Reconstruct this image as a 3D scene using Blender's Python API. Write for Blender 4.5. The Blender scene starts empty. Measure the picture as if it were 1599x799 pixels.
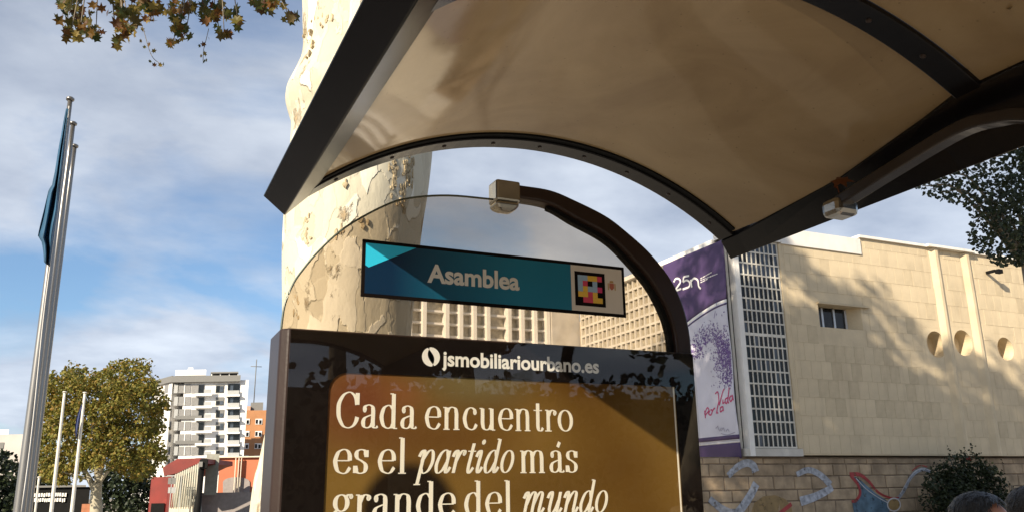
import bpy, bmesh, math, random
from mathutils import Vector, Matrix
random.seed(7)
R = math.radians
S = bpy.context.scene
C = S.collection

# ------------------------------------------------------------------ camera
FPX, PIT, ROLL, YAW, EYE = 1322.0, R(15.51), R(-0.871), R(24.73), 1.65
CAM = Vector((0, 0, EYE))
_f = Vector((math.sin(YAW)*math.cos(PIT), math.cos(YAW)*math.cos(PIT), math.sin(PIT)))
_r = Vector((math.cos(YAW), -math.sin(YAW), 0))
_u = _r.cross(_f)
_r2 = _r*math.cos(ROLL) + _u*math.sin(ROLL)
_u2 = _u*math.cos(ROLL) - _r*math.sin(ROLL)
cd = bpy.data.cameras.new('camera'); cam = bpy.data.objects.new('camera', cd); C.objects.link(cam)
cd.sensor_width = 36; cd.lens = FPX/1599*36; cd.clip_end = 3000; cd.clip_start = 0.02
M3 = Matrix((_r2, _u2, -_f)).transposed()
cam.matrix_world = Matrix.Translation(CAM) @ M3.to_4x4()
S.camera = cam
_fh = Vector((_f.x, _f.y, 0)).normalized()
def ray(x, y): return _r2*((x-799.5)/FPX) - _u2*((y-399.5)/FPX) + _f
def onY(x, y, Y):
    d = ray(x, y); return CAM + d*(Y/d.y)
def onX(x, y, X):
    d = ray(x, y); return CAM + d*(X/d.x)
def onD(x, y, D):
    d = ray(x, y); return CAM + d*(D/d.dot(_fh))
def px(P):
    v = Vector(P)-CAM; w = v.dot(_f)
    if w < 0.05: return (-9999, -9999)
    return (799.5+FPX*v.dot(_r2)/w, 399.5-FPX*v.dot(_u2)/w)

# ------------------------------------------------------------------ sky, sun, exposure
SUN_EL = R(27.0)
TOSUN = Vector((-0.879*math.cos(SUN_EL), -0.476*math.cos(SUN_EL), math.sin(SUN_EL))).normalized()
S.view_settings.view_transform = 'Standard'; S.view_settings.look = 'None'
S.view_settings.gamma = 1; S.view_settings.use_curve_mapping = False
S.view_settings.exposure = 0.75
W = bpy.data.worlds.new('World'); S.world = W; W.use_nodes = True
nt = W.node_tree; N = nt.nodes; N.clear()
def nn(t, **k):
    n = N.new(t)
    for a, b in k.items(): setattr(n, a, b)
    return n
out = nn('ShaderNodeOutputWorld'); bg = nn('ShaderNodeBackground'); bg.inputs['Strength'].default_value = 0.075
sky = nn('ShaderNodeTexSky'); sky.sky_type = 'NISHITA'; sky.sun_disc = False
sky.sun_elevation = SUN_EL; sky.sun_rotation = math.atan2(TOSUN.x, TOSUN.y); sky.dust_density = 0.6; sky.ozone_density = 1.6
tc = nn('ShaderNodeTexCoord'); sep = nn('ShaderNodeSeparateXYZ'); nt.links.new(tc.outputs['Generated'], sep.inputs[0])
za = nn('ShaderNodeMath', operation='ADD'); za.inputs[1].default_value = 0.22; nt.links.new(sep.outputs['Z'], za.inputs[0])
zm = nn('ShaderNodeMath', operation='MAXIMUM'); zm.inputs[1].default_value = 0.05; nt.links.new(za.outputs[0], zm.inputs[0])
dx = nn('ShaderNodeMath', operation='DIVIDE'); dy = nn('ShaderNodeMath', operation='DIVIDE')
nt.links.new(sep.outputs['X'], dx.inputs[0]); nt.links.new(zm.outputs[0], dx.inputs[1])
nt.links.new(sep.outputs['Y'], dy.inputs[0]); nt.links.new(zm.outputs[0], dy.inputs[1])
cmb = nn('ShaderNodeCombineXYZ'); nt.links.new(dx.outputs[0], cmb.inputs[0]); nt.links.new(dy.outputs[0], cmb.inputs[1])
mp = nn('ShaderNodeMapping'); mp.inputs['Location'].default_value = (9.4835, 8.1476, 11.7307); mp.inputs['Rotation'].default_value = (0, 0, R(14.9)); mp.inputs['Scale'].default_value = (1, 1.15, 1)
nt.links.new(cmb.outputs[0], mp.inputs[0])
n1 = nn('ShaderNodeTexNoise'); n1.inputs['Scale'].default_value = 1.15; n1.inputs['Detail'].default_value = 9; n1.inputs['Roughness'].default_value = 0.52; n1.inputs['Distortion'].default_value = 0.35
nt.links.new(mp.outputs[0], n1.inputs['Vector'])
cr = nn('ShaderNodeValToRGB'); cr.color_ramp.elements[0].position = 0.36; cr.color_ramp.elements[0].color = (0.05,)*3+(1,); cr.color_ramp.elements[1].position = 0.52; cr.color_ramp.elements[1].color = (0.93,)*3+(1,)
nt.links.new(n1.outputs[0], cr.inputs[0])
n2 = nn('ShaderNodeTexNoise'); n2.inputs['Scale'].default_value = 2.3; n2.inputs['Detail'].default_value = 7; n2.inputs['Roughness'].default_value = 0.55
nt.links.new(mp.outputs[0], n2.inputs['Vector'])
cc = nn('ShaderNodeValToRGB'); cc.color_ramp.elements[0].position = 0.35; cc.color_ramp.elements[0].color = (3.2, 3.7, 4.7, 1); cc.color_ramp.elements[1].position = 0.68; cc.color_ramp.elements[1].color = (5.9, 6.4, 7.2, 1)
nt.links.new(n2.outputs[0], cc.inputs[0])
mx = nn('ShaderNodeMix', data_type='RGBA'); nt.links.new(cr.outputs[0], mx.inputs[0]); tn = nn('ShaderNodeMix', data_type='RGBA', blend_type='MULTIPLY'); tn.inputs[0].default_value = 1; tn.inputs[7].default_value = (1.0, 1.17, 1.32, 1); nt.links.new(sky.outputs[0], tn.inputs[6]); nt.links.new(tn.outputs[2], mx.inputs[6]); el_ = nn('ShaderNodeMapRange'); el_.inputs[1].default_value = 0.0; el_.inputs[2].default_value = 0.5; el_.inputs[3].default_value = 1.22; el_.inputs[4].default_value = 0.92; nt.links.new(sep.outputs['Z'], el_.inputs[0])
vm = nn('ShaderNodeVectorMath', operation='SCALE'); nt.links.new(cc.outputs[0], vm.inputs[0]); nt.links.new(el_.outputs[0], vm.inputs['Scale']); nt.links.new(vm.outputs[0], mx.inputs[7])
nt.links.new(mx.outputs[2], bg.inputs[0]); nt.links.new(bg.outputs[0], out.inputs[0])

sd = bpy.data.lights.new('sun', 'SUN'); sd.energy = 4.6; sd.angle = R(0.55); sd.color = (1.0, 0.86, 0.66)
so = bpy.data.objects.new('sun', sd); C.objects.link(so)
so.rotation_euler = (-TOSUN).to_track_quat('-Z', 'Y').to_euler(); so.location = TOSUN*60

# ------------------------------------------------------------------ materials
MATS = {}
def mat(name, col, rough=0.6, metal=0.0, var=0.0, vscale=4.0, bump=0.0, bscale=30.0, spec=0.5, col2=None, detail=6, stretch=None, coat=0.0, trans=0.0):
    m = bpy.data.materials.new(name); m.use_nodes = True
    t = m.node_tree; b = t.nodes['Principled BSDF']
    b.inputs['Base Color'].default_value = (*col, 1); b.inputs['Roughness'].default_value = rough; b.inputs['Metallic'].default_value = metal
    b.inputs['Specular IOR Level'].default_value = spec; b.inputs['Coat Weight'].default_value = coat
    co = t.nodes.new('ShaderNodeTexCoord'); src = co.outputs['Object']
    if stretch:
        mpn = t.nodes.new('ShaderNodeMapping'); mpn.inputs['Scale'].default_value = stretch
        t.links.new(src, mpn.inputs[0]); src = mpn.outputs[0]
    if var or col2:
        nz = t.nodes.new('ShaderNodeTexNoise'); nz.inputs['Scale'].default_value = vscale; nz.inputs['Detail'].default_value = detail
        t.links.new(src, nz.inputs['Vector'])
        rp = t.nodes.new('ShaderNodeValToRGB'); t.links.new(nz.outputs[0], rp.inputs[0])
        c2 = col2 or tuple(max(0, c*(1-var)) for c in col); c1 = col if col2 else tuple(c*(1+var*0.6) for c in col)
        rp.color_ramp.elements[0].position = 0.32; rp.color_ramp.elements[1].position = 0.68
        rp.color_ramp.elements[0].color = (*c2, 1); rp.color_ramp.elements[1].color = (*c1, 1)
        # every object a slightly different tone
        oi = t.nodes.new('ShaderNodeObjectInfo'); hs = t.nodes.new('ShaderNodeHueSaturation')
        mr = t.nodes.new('ShaderNodeMapRange'); mr.inputs[3].default_value = 1-var*0.5; mr.inputs[4].default_value = 1+var*0.35
        t.links.new(oi.outputs['Random'], mr.inputs[0]); t.links.new(mr.outputs[0], hs.inputs['Value'])
        t.links.new(rp.outputs[0], hs.inputs['Color']); t.links.new(hs.outputs[0], b.inputs['Base Color'])
    if bump:
        nb = t.nodes.new('ShaderNodeTexNoise'); nb.inputs['Scale'].default_value = bscale; nb.inputs['Detail'].default_value = 5
        t.links.new(src, nb.inputs['Vector'])
        bp = t.nodes.new('ShaderNodeBump'); bp.inputs['Strength'].default_value = bump; bp.inputs['Distance'].default_value = 0.02
        t.links.new(nb.outputs[0], bp.inputs['Height']); t.links.new(bp.outputs[0], b.inputs['Normal'])
    MATS[name] = m
    return m
def leafmat(name, cols, translucent=0.35, rough=0.5):
    m = bpy.data.materials.new(name); m.use_nodes = True; t = m.node_tree
    b = t.nodes['Principled BSDF']; b.inputs['Roughness'].default_value = rough; b.inputs['Specular IOR Level'].default_value = 0.3
    g = t.nodes.new('ShaderNodeNewGeometry'); oi = t.nodes.new('ShaderNodeObjectInfo')
    ad = t.nodes.new('ShaderNodeMath'); ad.operation = 'ADD'; fr = t.nodes.new('ShaderNodeMath'); fr.operation = 'FRACT'
    t.links.new(g.outputs['Random Per Island'], ad.inputs[0]); t.links.new(oi.outputs['Random'], ad.inputs[1]); t.links.new(ad.outputs[0], fr.inputs[0])
    rp = t.nodes.new('ShaderNodeValToRGB'); rp.color_ramp.interpolation = 'LINEAR'
    while len(rp.color_ramp.elements) < len(cols): rp.color_ramp.elements.new(0.5)
    for i, c in enumerate(cols):
        rp.color_ramp.elements[i].position = i/max(1, len(cols)-1); rp.color_ramp.elements[i].color = (*c, 1)
    t.links.new(fr.outputs[0], rp.inputs[0]); t.links.new(rp.outputs[0], b.inputs['Base Color'])
    tl = t.nodes.new('ShaderNodeBsdfTranslucent'); t.links.new(rp.outputs[0], tl.inputs[0])
    ms = t.nodes.new('ShaderNodeMixShader'); ms.inputs[0].default_value = translucent
    t.links.new(b.outputs[0], ms.inputs[1]); t.links.new(tl.outputs[0], ms.inputs[2])
    t.links.new(ms.outputs[0], t.nodes['Material Output'].inputs[0])
    return m
def glassmat(name, tint, dust=0.0, dustcol=(0.6, 0.55, 0.45), refl=1.0, rough=0.0, streak=True):
    m = bpy.data.materials.new(name); m.use_nodes = True; t = m.node_tree; t.nodes.remove(t.nodes['Principled BSDF'])
    tr = t.nodes.new('ShaderNodeBsdfTransparent'); tr.inputs[0].default_value = (*tint, 1)
    gl = t.nodes.new('ShaderNodeBsdfGlossy'); gl.inputs['Roughness'].default_value = rough
    lw = t.nodes.new('ShaderNodeLayerWeight'); lw.inputs[0].default_value = 0.5
    pw = t.nodes.new('ShaderNodeMath'); pw.operation = 'POWER'; pw.inputs[1].default_value = 5; t.links.new(lw.outputs['Facing'], pw.inputs[0])
    mu = t.nodes.new('ShaderNodeMath'); mu.operation = 'MULTIPLY_ADD'; mu.inputs[1].default_value = 0.96*refl; mu.inputs[2].default_value = 0.04*refl; t.links.new(pw.outputs[0], mu.inputs[0])
    m1 = t.nodes.new('ShaderNodeMixShader'); t.links.new(mu.outputs[0], m1.inputs[0]); t.links.new(tr.outputs[0], m1.inputs[1]); t.links.new(gl.outputs[0], m1.inputs[2])
    last = m1
    if dust:
        df = t.nodes.new('ShaderNodeBsdfDiffuse'); df.inputs[0].default_value = (*dustcol, 1)
        tl = t.nodes.new('ShaderNodeBsdfTranslucent'); tl.inputs[0].default_value = (*dustcol, 1)
        m0 = t.nodes.new('ShaderNodeMixShader'); m0.inputs[0].default_value = 0.4; t.links.new(df.outputs[0], m0.inputs[1]); t.links.new(tl.outputs[0], m0.inputs[2])
        co = t.nodes.new('ShaderNodeTexCoord'); mpn = t.nodes.new('ShaderNodeMapping'); mpn.inputs['Scale'].default_value = (7, 7, 1.6)
        nz = t.nodes.new('ShaderNodeTexNoise'); nz.inputs['Scale'].default_value = 2.5; nz.inputs['Detail'].default_value = 8
        t.links.new(co.outputs['Object'], mpn.inputs[0]); t.links.new(mpn.outputs[0], nz.inputs['Vector'])
        mr = t.nodes.new('ShaderNodeMapRange'); mr.inputs[1].default_value = 0.3; mr.inputs[2].default_value = 0.75; mr.inputs[3].default_value = dust*0.75; mr.inputs[4].default_value = dust*1.3
        t.links.new(nz.outputs[0], mr.inputs[0])
        m2 = t.nodes.new('ShaderNodeMixShader'); t.links.new(mr.outputs[0], m2.inputs[0]); t.links.new(m1.outputs[0], m2.inputs[1]); t.links.new(m0.outputs[0], m2.inputs[2]); last = m2
    t.links.new(last.outputs[0], t.nodes['Material Output'].inputs[0])
    return m

paint = mat('brown_black_paint', (0.006, 0.005, 0.0055), 0.22, var=0.25, vscale=6, bump=0.015, bscale=60, spec=0.25)
paint2 = mat('dark_brown_paint', (0.030, 0.017, 0.013), 0.36, var=0.2, vscale=5, bump=0.03, bscale=90, spec=0.35)
steel = mat('satin_steel', (0.46, 0.45, 0.42), 0.24, 1.0, var=0.12, vscale=30, bump=0.02, bscale=200)
blackprint = mat('black_print', (0.008, 0.005, 0.004), 0.5, var=0.3, vscale=5, spec=0.1)
rubber = mat('black_rubber', (0.008, 0.008, 0.008), 0.7, var=0.2, spec=0.12)
white_print = mat('white_print', (0.86, 0.84, 0.8), 0.5, var=0.04)
cream_print = mat('cream_print', (0.92, 0.87, 0.76), 0.5, var=0.04)
tan_print = mat('pale_tan_print', (0.62, 0.55, 0.47), 0.5, var=0.06)
grey_letters = mat('warm_grey_print', (0.64, 0.60, 0.53), 0.5, var=0.05)
stone = mat('limestone', (0.68, 0.565, 0.385), 0.85, var=0.10, vscale=1.4, bump=0.25, bscale=14)
stone_dark = mat('weathered_limestone', (0.61, 0.505, 0.34), 0.85, var=0.12, vscale=2.5, bump=0.3, bscale=18)
blockm = mat('rough_stone_block', (0.44, 0.33, 0.215), 0.9, var=0.34, vscale=2.2, bump=0.7, bscale=9)
mortar = mat('dark_mortar', (0.24, 0.18, 0.125), 0.95, var=0.3, vscale=6)
whitewash = mat('white_render', (0.84, 0.82, 0.78), 0.8, var=0.06, vscale=3)
concrete = mat('pale_concrete', (0.62, 0.59, 0.53), 0.8, var=0.14, vscale=2, bump=0.15, bscale=20)
concrete_w = mat('white_concrete_grid', (0.70, 0.67, 0.60), 0.75, var=0.14, vscale=1.6, bump=0.1)
darkglass = mat('dark_window_glass', (0.012, 0.014, 0.017), 0.12, var=0.5, vscale=1.5, spec=0.3)
blueglass = mat('blue_grey_glass', (0.06, 0.075, 0.10), 0.1, var=0.4, vscale=1.5, spec=0.5)
alu = mat('grey_aluminium', (0.52, 0.52, 0.52), 0.38, 0.7, var=0.1, vscale=8)

def wear(m, lo=0.30, hi=0.44, scale=5):
    """paint worn through in places: the wall shows"""
    t = m.node_tree; b = t.nodes['Principled BSDF']; o_ = t.nodes['Material Output']
    co = t.nodes.new('ShaderNodeTexCoord'); nz = t.nodes.new('ShaderNodeTexNoise'); nz.inputs['Scale'].default_value = scale; nz.inputs['Detail'].default_value = 5; nz.inputs['Roughness'].default_value = 0.6
    t.links.new(co.outputs['Object'], nz.inputs['Vector']); mr = t.nodes.new('ShaderNodeMapRange'); mr.inputs[1].default_value = lo; mr.inputs[2].default_value = hi; mr.inputs[3].default_value = 0.12
    t.links.new(nz.outputs[0], mr.inputs[0]); tr = t.nodes.new('ShaderNodeBsdfTransparent'); ms = t.nodes.new('ShaderNodeMixShader')
    t.links.new(mr.outputs[0], ms.inputs[0]); t.links.new(tr.outputs[0], ms.inputs[1]); t.links.new(b.outputs[0], ms.inputs[2]); t.links.new(ms.outputs[0], o_.inputs[0])
def stain(m, col, scale=(0.5, 0.5, 0.09), lo=0.52, hi=0.75, amt=0.5):
    """run-off streaks in world coordinates over the base colour"""
    t = m.node_tree; b = t.nodes['Principled BSDF']; src = b.inputs['Base Color'].links[0].from_socket
    g_ = t.nodes.new('ShaderNodeNewGeometry'); mpn = t.nodes.new('ShaderNodeMapping'); mpn.inputs['Scale'].default_value = scale; t.links.new(g_.outputs['Position'], mpn.inputs[0])
    nz = t.nodes.new('ShaderNodeTexNoise'); nz.inputs['Scale'].default_value = 3; nz.inputs['Detail'].default_value = 9; nz.inputs['Roughness'].default_value = 0.62; t.links.new(mpn.outputs[0], nz.inputs['Vector'])
    mr = t.nodes.new('ShaderNodeMapRange'); mr.inputs[1].default_value = lo; mr.inputs[2].default_value = hi; mr.inputs[4].default_value = amt; t.links.new(nz.outputs[0], mr.inputs[0])
    mxn = t.nodes.new('ShaderNodeMix'); mxn.data_type = 'RGBA'; mxn.inputs[7].default_value = (*col, 1); t.links.new(mr.outputs[0], mxn.inputs[0]); t.links.new(src, mxn.inputs[6]); t.links.new(mxn.outputs[2], b.inputs['Base Color'])
for m_ in (stone, stone_dark): stain(m_, (0.40, 0.32, 0.21))
stain(whitewash, (0.45, 0.42, 0.36), amt=0.35); stain(concrete_w, (0.36, 0.34, 0.30), amt=0.4); stain(concrete, (0.36, 0.33, 0.28), amt=0.5); stain(blockm, (0.20, 0.15, 0.10), scale=(0.6, 0.6, 0.25), amt=0.55)

# ------------------------------------------------------------------ mesh helpers
class MB:
    def __init__(s): s.v = []; s.f = []; s.sm = []
    def add(s, vs, fs, smooth=False):
        b = len(s.v); s.v += [tuple(v) for v in vs]
        for q in fs: s.f.append(tuple(b+i for i in q)); s.sm.append(smooth)
    def box(s, a, b):
        x0, y0, z0 = a; x1, y1, z1 = b
        s.add([(x0,y0,z0),(x1,y0,z0),(x1,y1,z0),(x0,y1,z0),(x0,y0,z1),(x1,y0,z1),(x1,y1,z1),(x0,y1,z1)],
              [(0,3,2,1),(4,5,6,7),(0,1,5,4),(1,2,6,5),(2,3,7,6),(3,0,4,7)])
    def prism(s, pts, off):
        """polygon of 3d points extruded by vector off"""
        n = len(pts); off = Vector(off); a = [Vector(p) for p in pts]
        s.add(a+[p+off for p in a], [tuple(range(n-1, -1, -1)), tuple(range(n, 2*n))]+[(i, (i+1) % n, n+(i+1) % n, n+i) for i in range(n)])
    def tube(s, pts, rad, n=10, cap=True):
        pts = [Vector(p) for p in pts]; rings = []
        up = Vector((0, 0, 1))
        for i, p in enumerate(pts):
            d = (pts[min(i+1, len(pts)-1)]-pts[max(i-1, 0)]).normalized()
            a = d.cross(up if abs(d.z) < 0.95 else Vector((1, 0, 0))).normalized(); b = a.cross(d).normalized()
            r = rad[i] if hasattr(rad, '__len__') else rad
            rings.append([p+a*(r*math.cos(2*math.pi*k/n))+b*(r*math.sin(2*math.pi*k/n)) for k in range(n)])
        vs = [v for g in rings for v in g]
        fs = [(i*n+k, i*n+(k+1) % n, (i+1)*n+(k+1) % n, (i+1)*n+k) for i in range(len(rings)-1) for k in range(n)]
        if cap: fs += [tuple(range(n-1, -1, -1)), tuple(range((len(rings)-1)*n, len(rings)*n))]
        s.add(vs, fs, True)
    def sweep(s, prof_rings):
        n = len(prof_rings[0]); vs = [v for g in prof_rings for v in g]; m = len(prof_rings)
        s.add(vs, [(i*n+k, i*n+(k+1) % n, (i+1)*n+(k+1) % n, (i+1)*n+k) for i in range(m-1) for k in range(n)]+[tuple(range(n-1, -1, -1)), tuple(range((m-1)*n, m*n))])
    def build(s, name, m, parent=None, bevel=0, recalc=True, auto=False):
        me = bpy.data.meshes.new(name); me.from_pydata(s.v, [], s.f)
        me.polygons.foreach_set('use_smooth', s.sm)
        if recalc:
            bm = bmesh.new(); bm.from_mesh(me); bmesh.ops.recalc_face_normals(bm, faces=bm.faces); bm.to_mesh(me); bm.free()
        me.materials.append(m); o = bpy.data.objects.new(name, me); C.objects.link(o)
        if parent: o.parent = parent
        if bevel:
            bv = o.modifiers.new('bevel', 'BEVEL'); bv.width = bevel; bv.segments = 2; bv.limit_method = 'ANGLE'; bv.angle_limit = R(40)
        return o
def thing(name, label, cat, loc=(0,0,0), group=None):
    o = bpy.data.objects.new(name, None); C.objects.link(o); o.location = loc; o.empty_display_size = 0.2
    o['label'] = label; o['category'] = cat
    if group: o['group'] = group
    return o
def tag(o, label, cat, group=None):
    o['label'] = label; o['category'] = cat
    if group: o['group'] = group
    return o
def struct(o): o['kind'] = 'structure'; return o
def par(o, p):
    """parent keeping world coordinates (parents are unrotated empties or meshes at the origin)"""
    o.parent = p
    loc = Vector((0, 0, 0)); q = p
    while q: loc += q.location; q = q.parent
    o.location = o.location-loc
    return o
def P(mb, name, m, parent, **k): return par(mb.build(name, m, None, **k), parent)

def textmesh(name, body, m, parent, origin, width, height=None, bold=0.0, depth=0.0006, axis='xz', shear=0.0):
    """built-in font, lying in the plane facing -y (axis xz) or -x (axis yz), left-bottom at origin"""
    cu = bpy.data.curves.new(name, 'FONT'); cu.body = body; cu.size = 1; cu.offset = bold; cu.shear = shear; cu.resolution_u = 4
    t = bpy.data.objects.new('tmp', cu); C.objects.link(t)
    dg = bpy.context.evaluated_depsgraph_get(); me = bpy.data.meshes.new_from_object(t.evaluated_get(dg))
    bpy.data.objects.remove(t)
    xs = [v.co.x for v in me.vertices]; x0, x1 = min(xs), max(xs); ys = [v.co.y for v in me.vertices]
    sx = width/(x1-x0); sy = sx if height is None else height/(max(ys)-min(ys)); y0 = 0
    for v in me.vertices:
        a = (v.co.x-x0)*sx; b = (v.co.y-y0)*sy
        v.co = Vector((origin[0]+a, origin[1], origin[2]+b)) if axis == 'xz' else Vector((origin[0], origin[1]-a, origin[2]+b))
    me.materials.clear(); me.materials.append(m)
    o = bpy.data.objects.new(name, me); C.objects.link(o); par(o, parent); return o

def catmull(pts, n=8):
    if len(pts) < 3: return [Vector(p) for p in pts]
    p = [Vector(q) for q in pts]; p = [p[0]*2-p[1]]+p+[p[-1]*2-p[-2]]; o = []
    for i in range(1, len(p)-2):
        for k in range(n):
            t = k/n; a, b, c, d = p[i-1], p[i], p[i+1], p[i+2]
            o.append(0.5*((2*b)+(c-a)*t+(2*a-5*b+4*c-d)*t*t+(3*b-a-3*c+d)*t**3))
    o.append(p[-2]); return o

# ------------------------------------------------------------------ ground
g = MB(); g.add([(-900,-900,0),(900,-900,0),(900,1200,0),(-900,1200,0)], [(0,1,2,3)])
struct(g.build('ground', mat('dusty_earth', (0.24, 0.20, 0.15), 0.95, var=0.3, vscale=0.15, bump=0.2, bscale=2)))
g = MB(); g.box((-2.2,-40,-0.2), (17.2,60,0.12))
pave = struct(g.build('pavement', mat('paving', (0.33, 0.30, 0.255), 0.85, var=0.2, vscale=1.2, bump=0.1), bevel=0.02))
g = MB(); g.add([(-14,-60,0.004),(-2.2,-60,0.004),(-2.2,200,0.004),(-14,200,0.004)], [(0,1,2,3)])
struct(g.build('road', mat('asphalt', (0.055, 0.053, 0.05), 0.9, var=0.2, vscale=3, bump=0.2, bscale=60)))

# ------------------------------------------------------------------ bus shelter
YP, YG, YR = 2.40, 2.455, 2.50
sh = thing('bus_shelter', 'dark brown bus shelter with curved roof, arched glass end panel and advertising box', 'bus shelter', (1.1, 2.4, 0.12))
KK = 1.06
AX, AT, AR = 1.267*KK, 1.158*KK, 1.309*KK
def arch(x): return EYE+AT-AR+math.sqrt(max(0, AR*AR-(x-AX)**2))
RY = [(a*KK, b*KK) for a, b in [(2.42, 2.50), (1.292, 1.37), (0.16, 0.24), (-0.97, -0.89), (-2.22, -2.14)]]
# street-side edge beam: square tube turned on edge along the roof
k = 2.5*KK
prof = [(0.131*k, 0.347*k), (0.158*k, 0.325*k), (0.192*k, 0.36*k), (0.165*k, 0.382*k)]
mb = MB(); mb.prism([(x, 2.50*KK, EYE+z) for x, z in prof], (0, -4.75*KK, 0)); P(mb, 'edge_beam', paint, sh, bevel=0.004)
# rear edge beam with a gusset widening inward
mb = MB(); rings = []
for y in (2.50, 2.40, 1.86, 1.49, 1.36, 1.0, 0.0, -1.2, -2.25):
    xi = 2.035*KK if y > 2.3 else (2.0*KK if y > 1.8 else (1.945*KK if y > 1.4 else 1.92*KK))
    zi = arch(xi)
    y *= KK; rings.append([(2.075*KK, y, EYE+0.845*KK), (xi, y, zi+0.002), (xi+0.03, y, zi+0.09), (2.17*KK, y, EYE+0.905*KK)])
mb.sweep(rings); P(mb, 'edge_beam', paint, sh, bevel=0.003)
# ribs
XL, XR = 0.462*KK, 2.03*KK
for (y0, y1) in RY:
    mb = MB(); rings = []
    for i in range(41):
        x = XL+(XR-XL)*i/40; z = arch(x); nx = (x-AX)/AR; nz = math.sqrt(1-nx*nx)
        t = 0.062
        rings.append([(x, y0, z), (x, y1, z), (x+nx*t, y1, z+nz*t), (x+nx*t, y0, z+nz*t)])
    mb.sweep(rings); P(mb, 'rib', paint, sh, bevel=0.004)
# rubber gasket just inside the end rib
mb = MB(); rings = []
for i in range(41):
    x = XL+0.01+(XR-XL-0.02)*i/40; z = arch(x)
    rings.append([(x, 2.395*KK, z+0.008), (x, 2.4195*KK, z+0.008), (x, 2.4195*KK, z+0.02), (x, 2.395*KK, z+0.02)])
mb.sweep(rings); P(mb, 'gasket', rubber, sh)
# translucent panels
def panelmat():
    m = bpy.data.materials.new('smoked_polycarbonate'); m.use_nodes = True; t = m.node_tree; b = t.nodes['Principled BSDF']
    co = t.nodes.new('ShaderNodeTexCoord'); mpn = t.nodes.new('ShaderNodeMapping'); mpn.inputs['Scale'].default_value = (1.2, 0.8, 1)
    nz = t.nodes.new('ShaderNodeTexNoise'); nz.inputs['Scale'].default_value = 2.2; nz.inputs['Detail'].default_value = 7; nz.inputs['Roughness'].default_value = 0.6; nz.inputs['Distortion'].default_value = 0.8
    t.links.new(co.outputs['Object'], mpn.inputs[0]); t.links.new(mpn.outputs[0], nz.inputs['Vector'])
    rp = t.nodes.new('ShaderNodeValToRGB'); rp.color_ramp.elements[0].position = 0.25; rp.color_ramp.elements[0].color = (0.215, 0.145, 0.076, 1); rp.color_ramp.elements[1].position = 0.7; rp.color_ramp.elements[1].color = (0.32, 0.23, 0.126, 1)
    t.links.new(nz.outputs[0], rp.inputs[0])
    vz = t.nodes.new('ShaderNodeTexVoronoi'); vz.inputs['Scale'].default_value = 26; t.links.new(co.outputs['Object'], vz.inputs['Vector'])
    sk = t.nodes.new('ShaderNodeMapRange'); sk.inputs[1].default_value = 0.035; sk.inputs[2].default_value = 0.10; sk.inputs[3].default_value = 0.62; sk.inputs[4].default_value = 1.0; t.links.new(vz.outputs['Distance'], sk.inputs[0])
    mu_ = t.nodes.new('ShaderNodeVectorMath'); mu_.operation = 'SCALE'; t.links.new(rp.outputs[0], mu_.inputs[0]); t.links.new(sk.outputs[0], mu_.inputs['Scale']); t.links.new(mu_.outputs[0], b.inputs['Base Color'])
    b.inputs['Roughness'].default_value = 0.07; b.inputs['Specular IOR Level'].default_value = 0.22
    tl = t.nodes.new('ShaderNodeBsdfTranslucent'); t.links.new(rp.outputs[0], tl.inputs[0])
    ms = t.nodes.new('ShaderNodeMixShader'); ms.inputs[0].default_value = 0.10
    t.links.new(b.outputs[0], ms.inputs[1]); t.links.new(tl.outputs[0], ms.inputs[2]); t.links.new(ms.outputs[0], t.nodes['Material Output'].inputs[0])
    return m
polyc = panelmat()
for a, b in zip(RY[1:], RY[:-1]):
    mb = MB(); ya, yb = a[1]+0.001, b[0]-0.001; vs = []; n = 49; m_ = 14
    for j in range(m_):
        for i in range(n):
            x = XL+(XR-XL)*i/(n-1); z = arch(x)+0.016
            # the sheet sags and ripples a little between the ribs
            v = j/(m_-1); z += -0.006*math.sin(math.pi*v)+0.0022*math.sin(7*x+3*v)*math.sin(math.pi*v)
            vs.append((x, ya+(yb-ya)*v, z))
    fs = [(j*n+i, j*n+i+1, (j+1)*n+i+1, (j+1)*n+i) for j in range(m_-1) for i in range(n-1)]
    mb.add(vs, fs, True); P(mb, 'roof_panel', polyc, sh)

# bolt heads under the ribs
mb = MB(); mb.tube([(0, 0, -0.004), (0, 0, -0.001), (0, 0, 0.0)], [0.006, 0.0085, 0.0085], 8); bolt_me = bpy.data.meshes.new('bolt'); bolt_me.from_pydata(mb.v, [], mb.f); bolt_me.materials.append(paint2)
for (y0, y1) in RY[:3]:
    for i in range(9):
        x = XL+0.08+(XR-XL-0.16)*i/8; o = bpy.data.objects.new('bolt', bolt_me); C.objects.link(o); o.location = (x, (y0+y1)/2, arch(x)); o.rotation_euler = (0, math.asin((x-AX)/AR), 0); par(o, sh)
# rear arm under the edge beam
XA = 1.93*KK
armpx = [(1304, 322), (1400, 262), (1500, 203), (1560, 185), (1599, 181)]
ap = [onX(a, b, XA) for a, b in armpx]
yl, zl = ap[-1].y, ap[-1].z
ap += [Vector((XA, yl-0.09, zl-0.05)), Vector((XA, yl-0.21, zl-0.17)), Vector((XA, yl-0.29, zl-0.34)), Vector((XA, yl-0.32, zl-0.6))]
ap = catmull(ap, 6)+[Vector((XA, yl-0.32, 0.12))]
def sqtube(pts, w, side):
    """rectangular tube, 'side' is the constant horizontal axis of the section"""
    rings = []; side = Vector(side)
    for i, p in enumerate(pts):
        d = (pts[min(i+1, len(pts)-1)]-pts[max(i-1, 0)]).normalized(); n = side.cross(d).normalized()
        rings.append([p+side*w[0]+n*w[1], p-side*w[0]+n*w[1], p-side*w[0]-n*w[1], p+side*w[0]-n*w[1]])
    return rings
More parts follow.
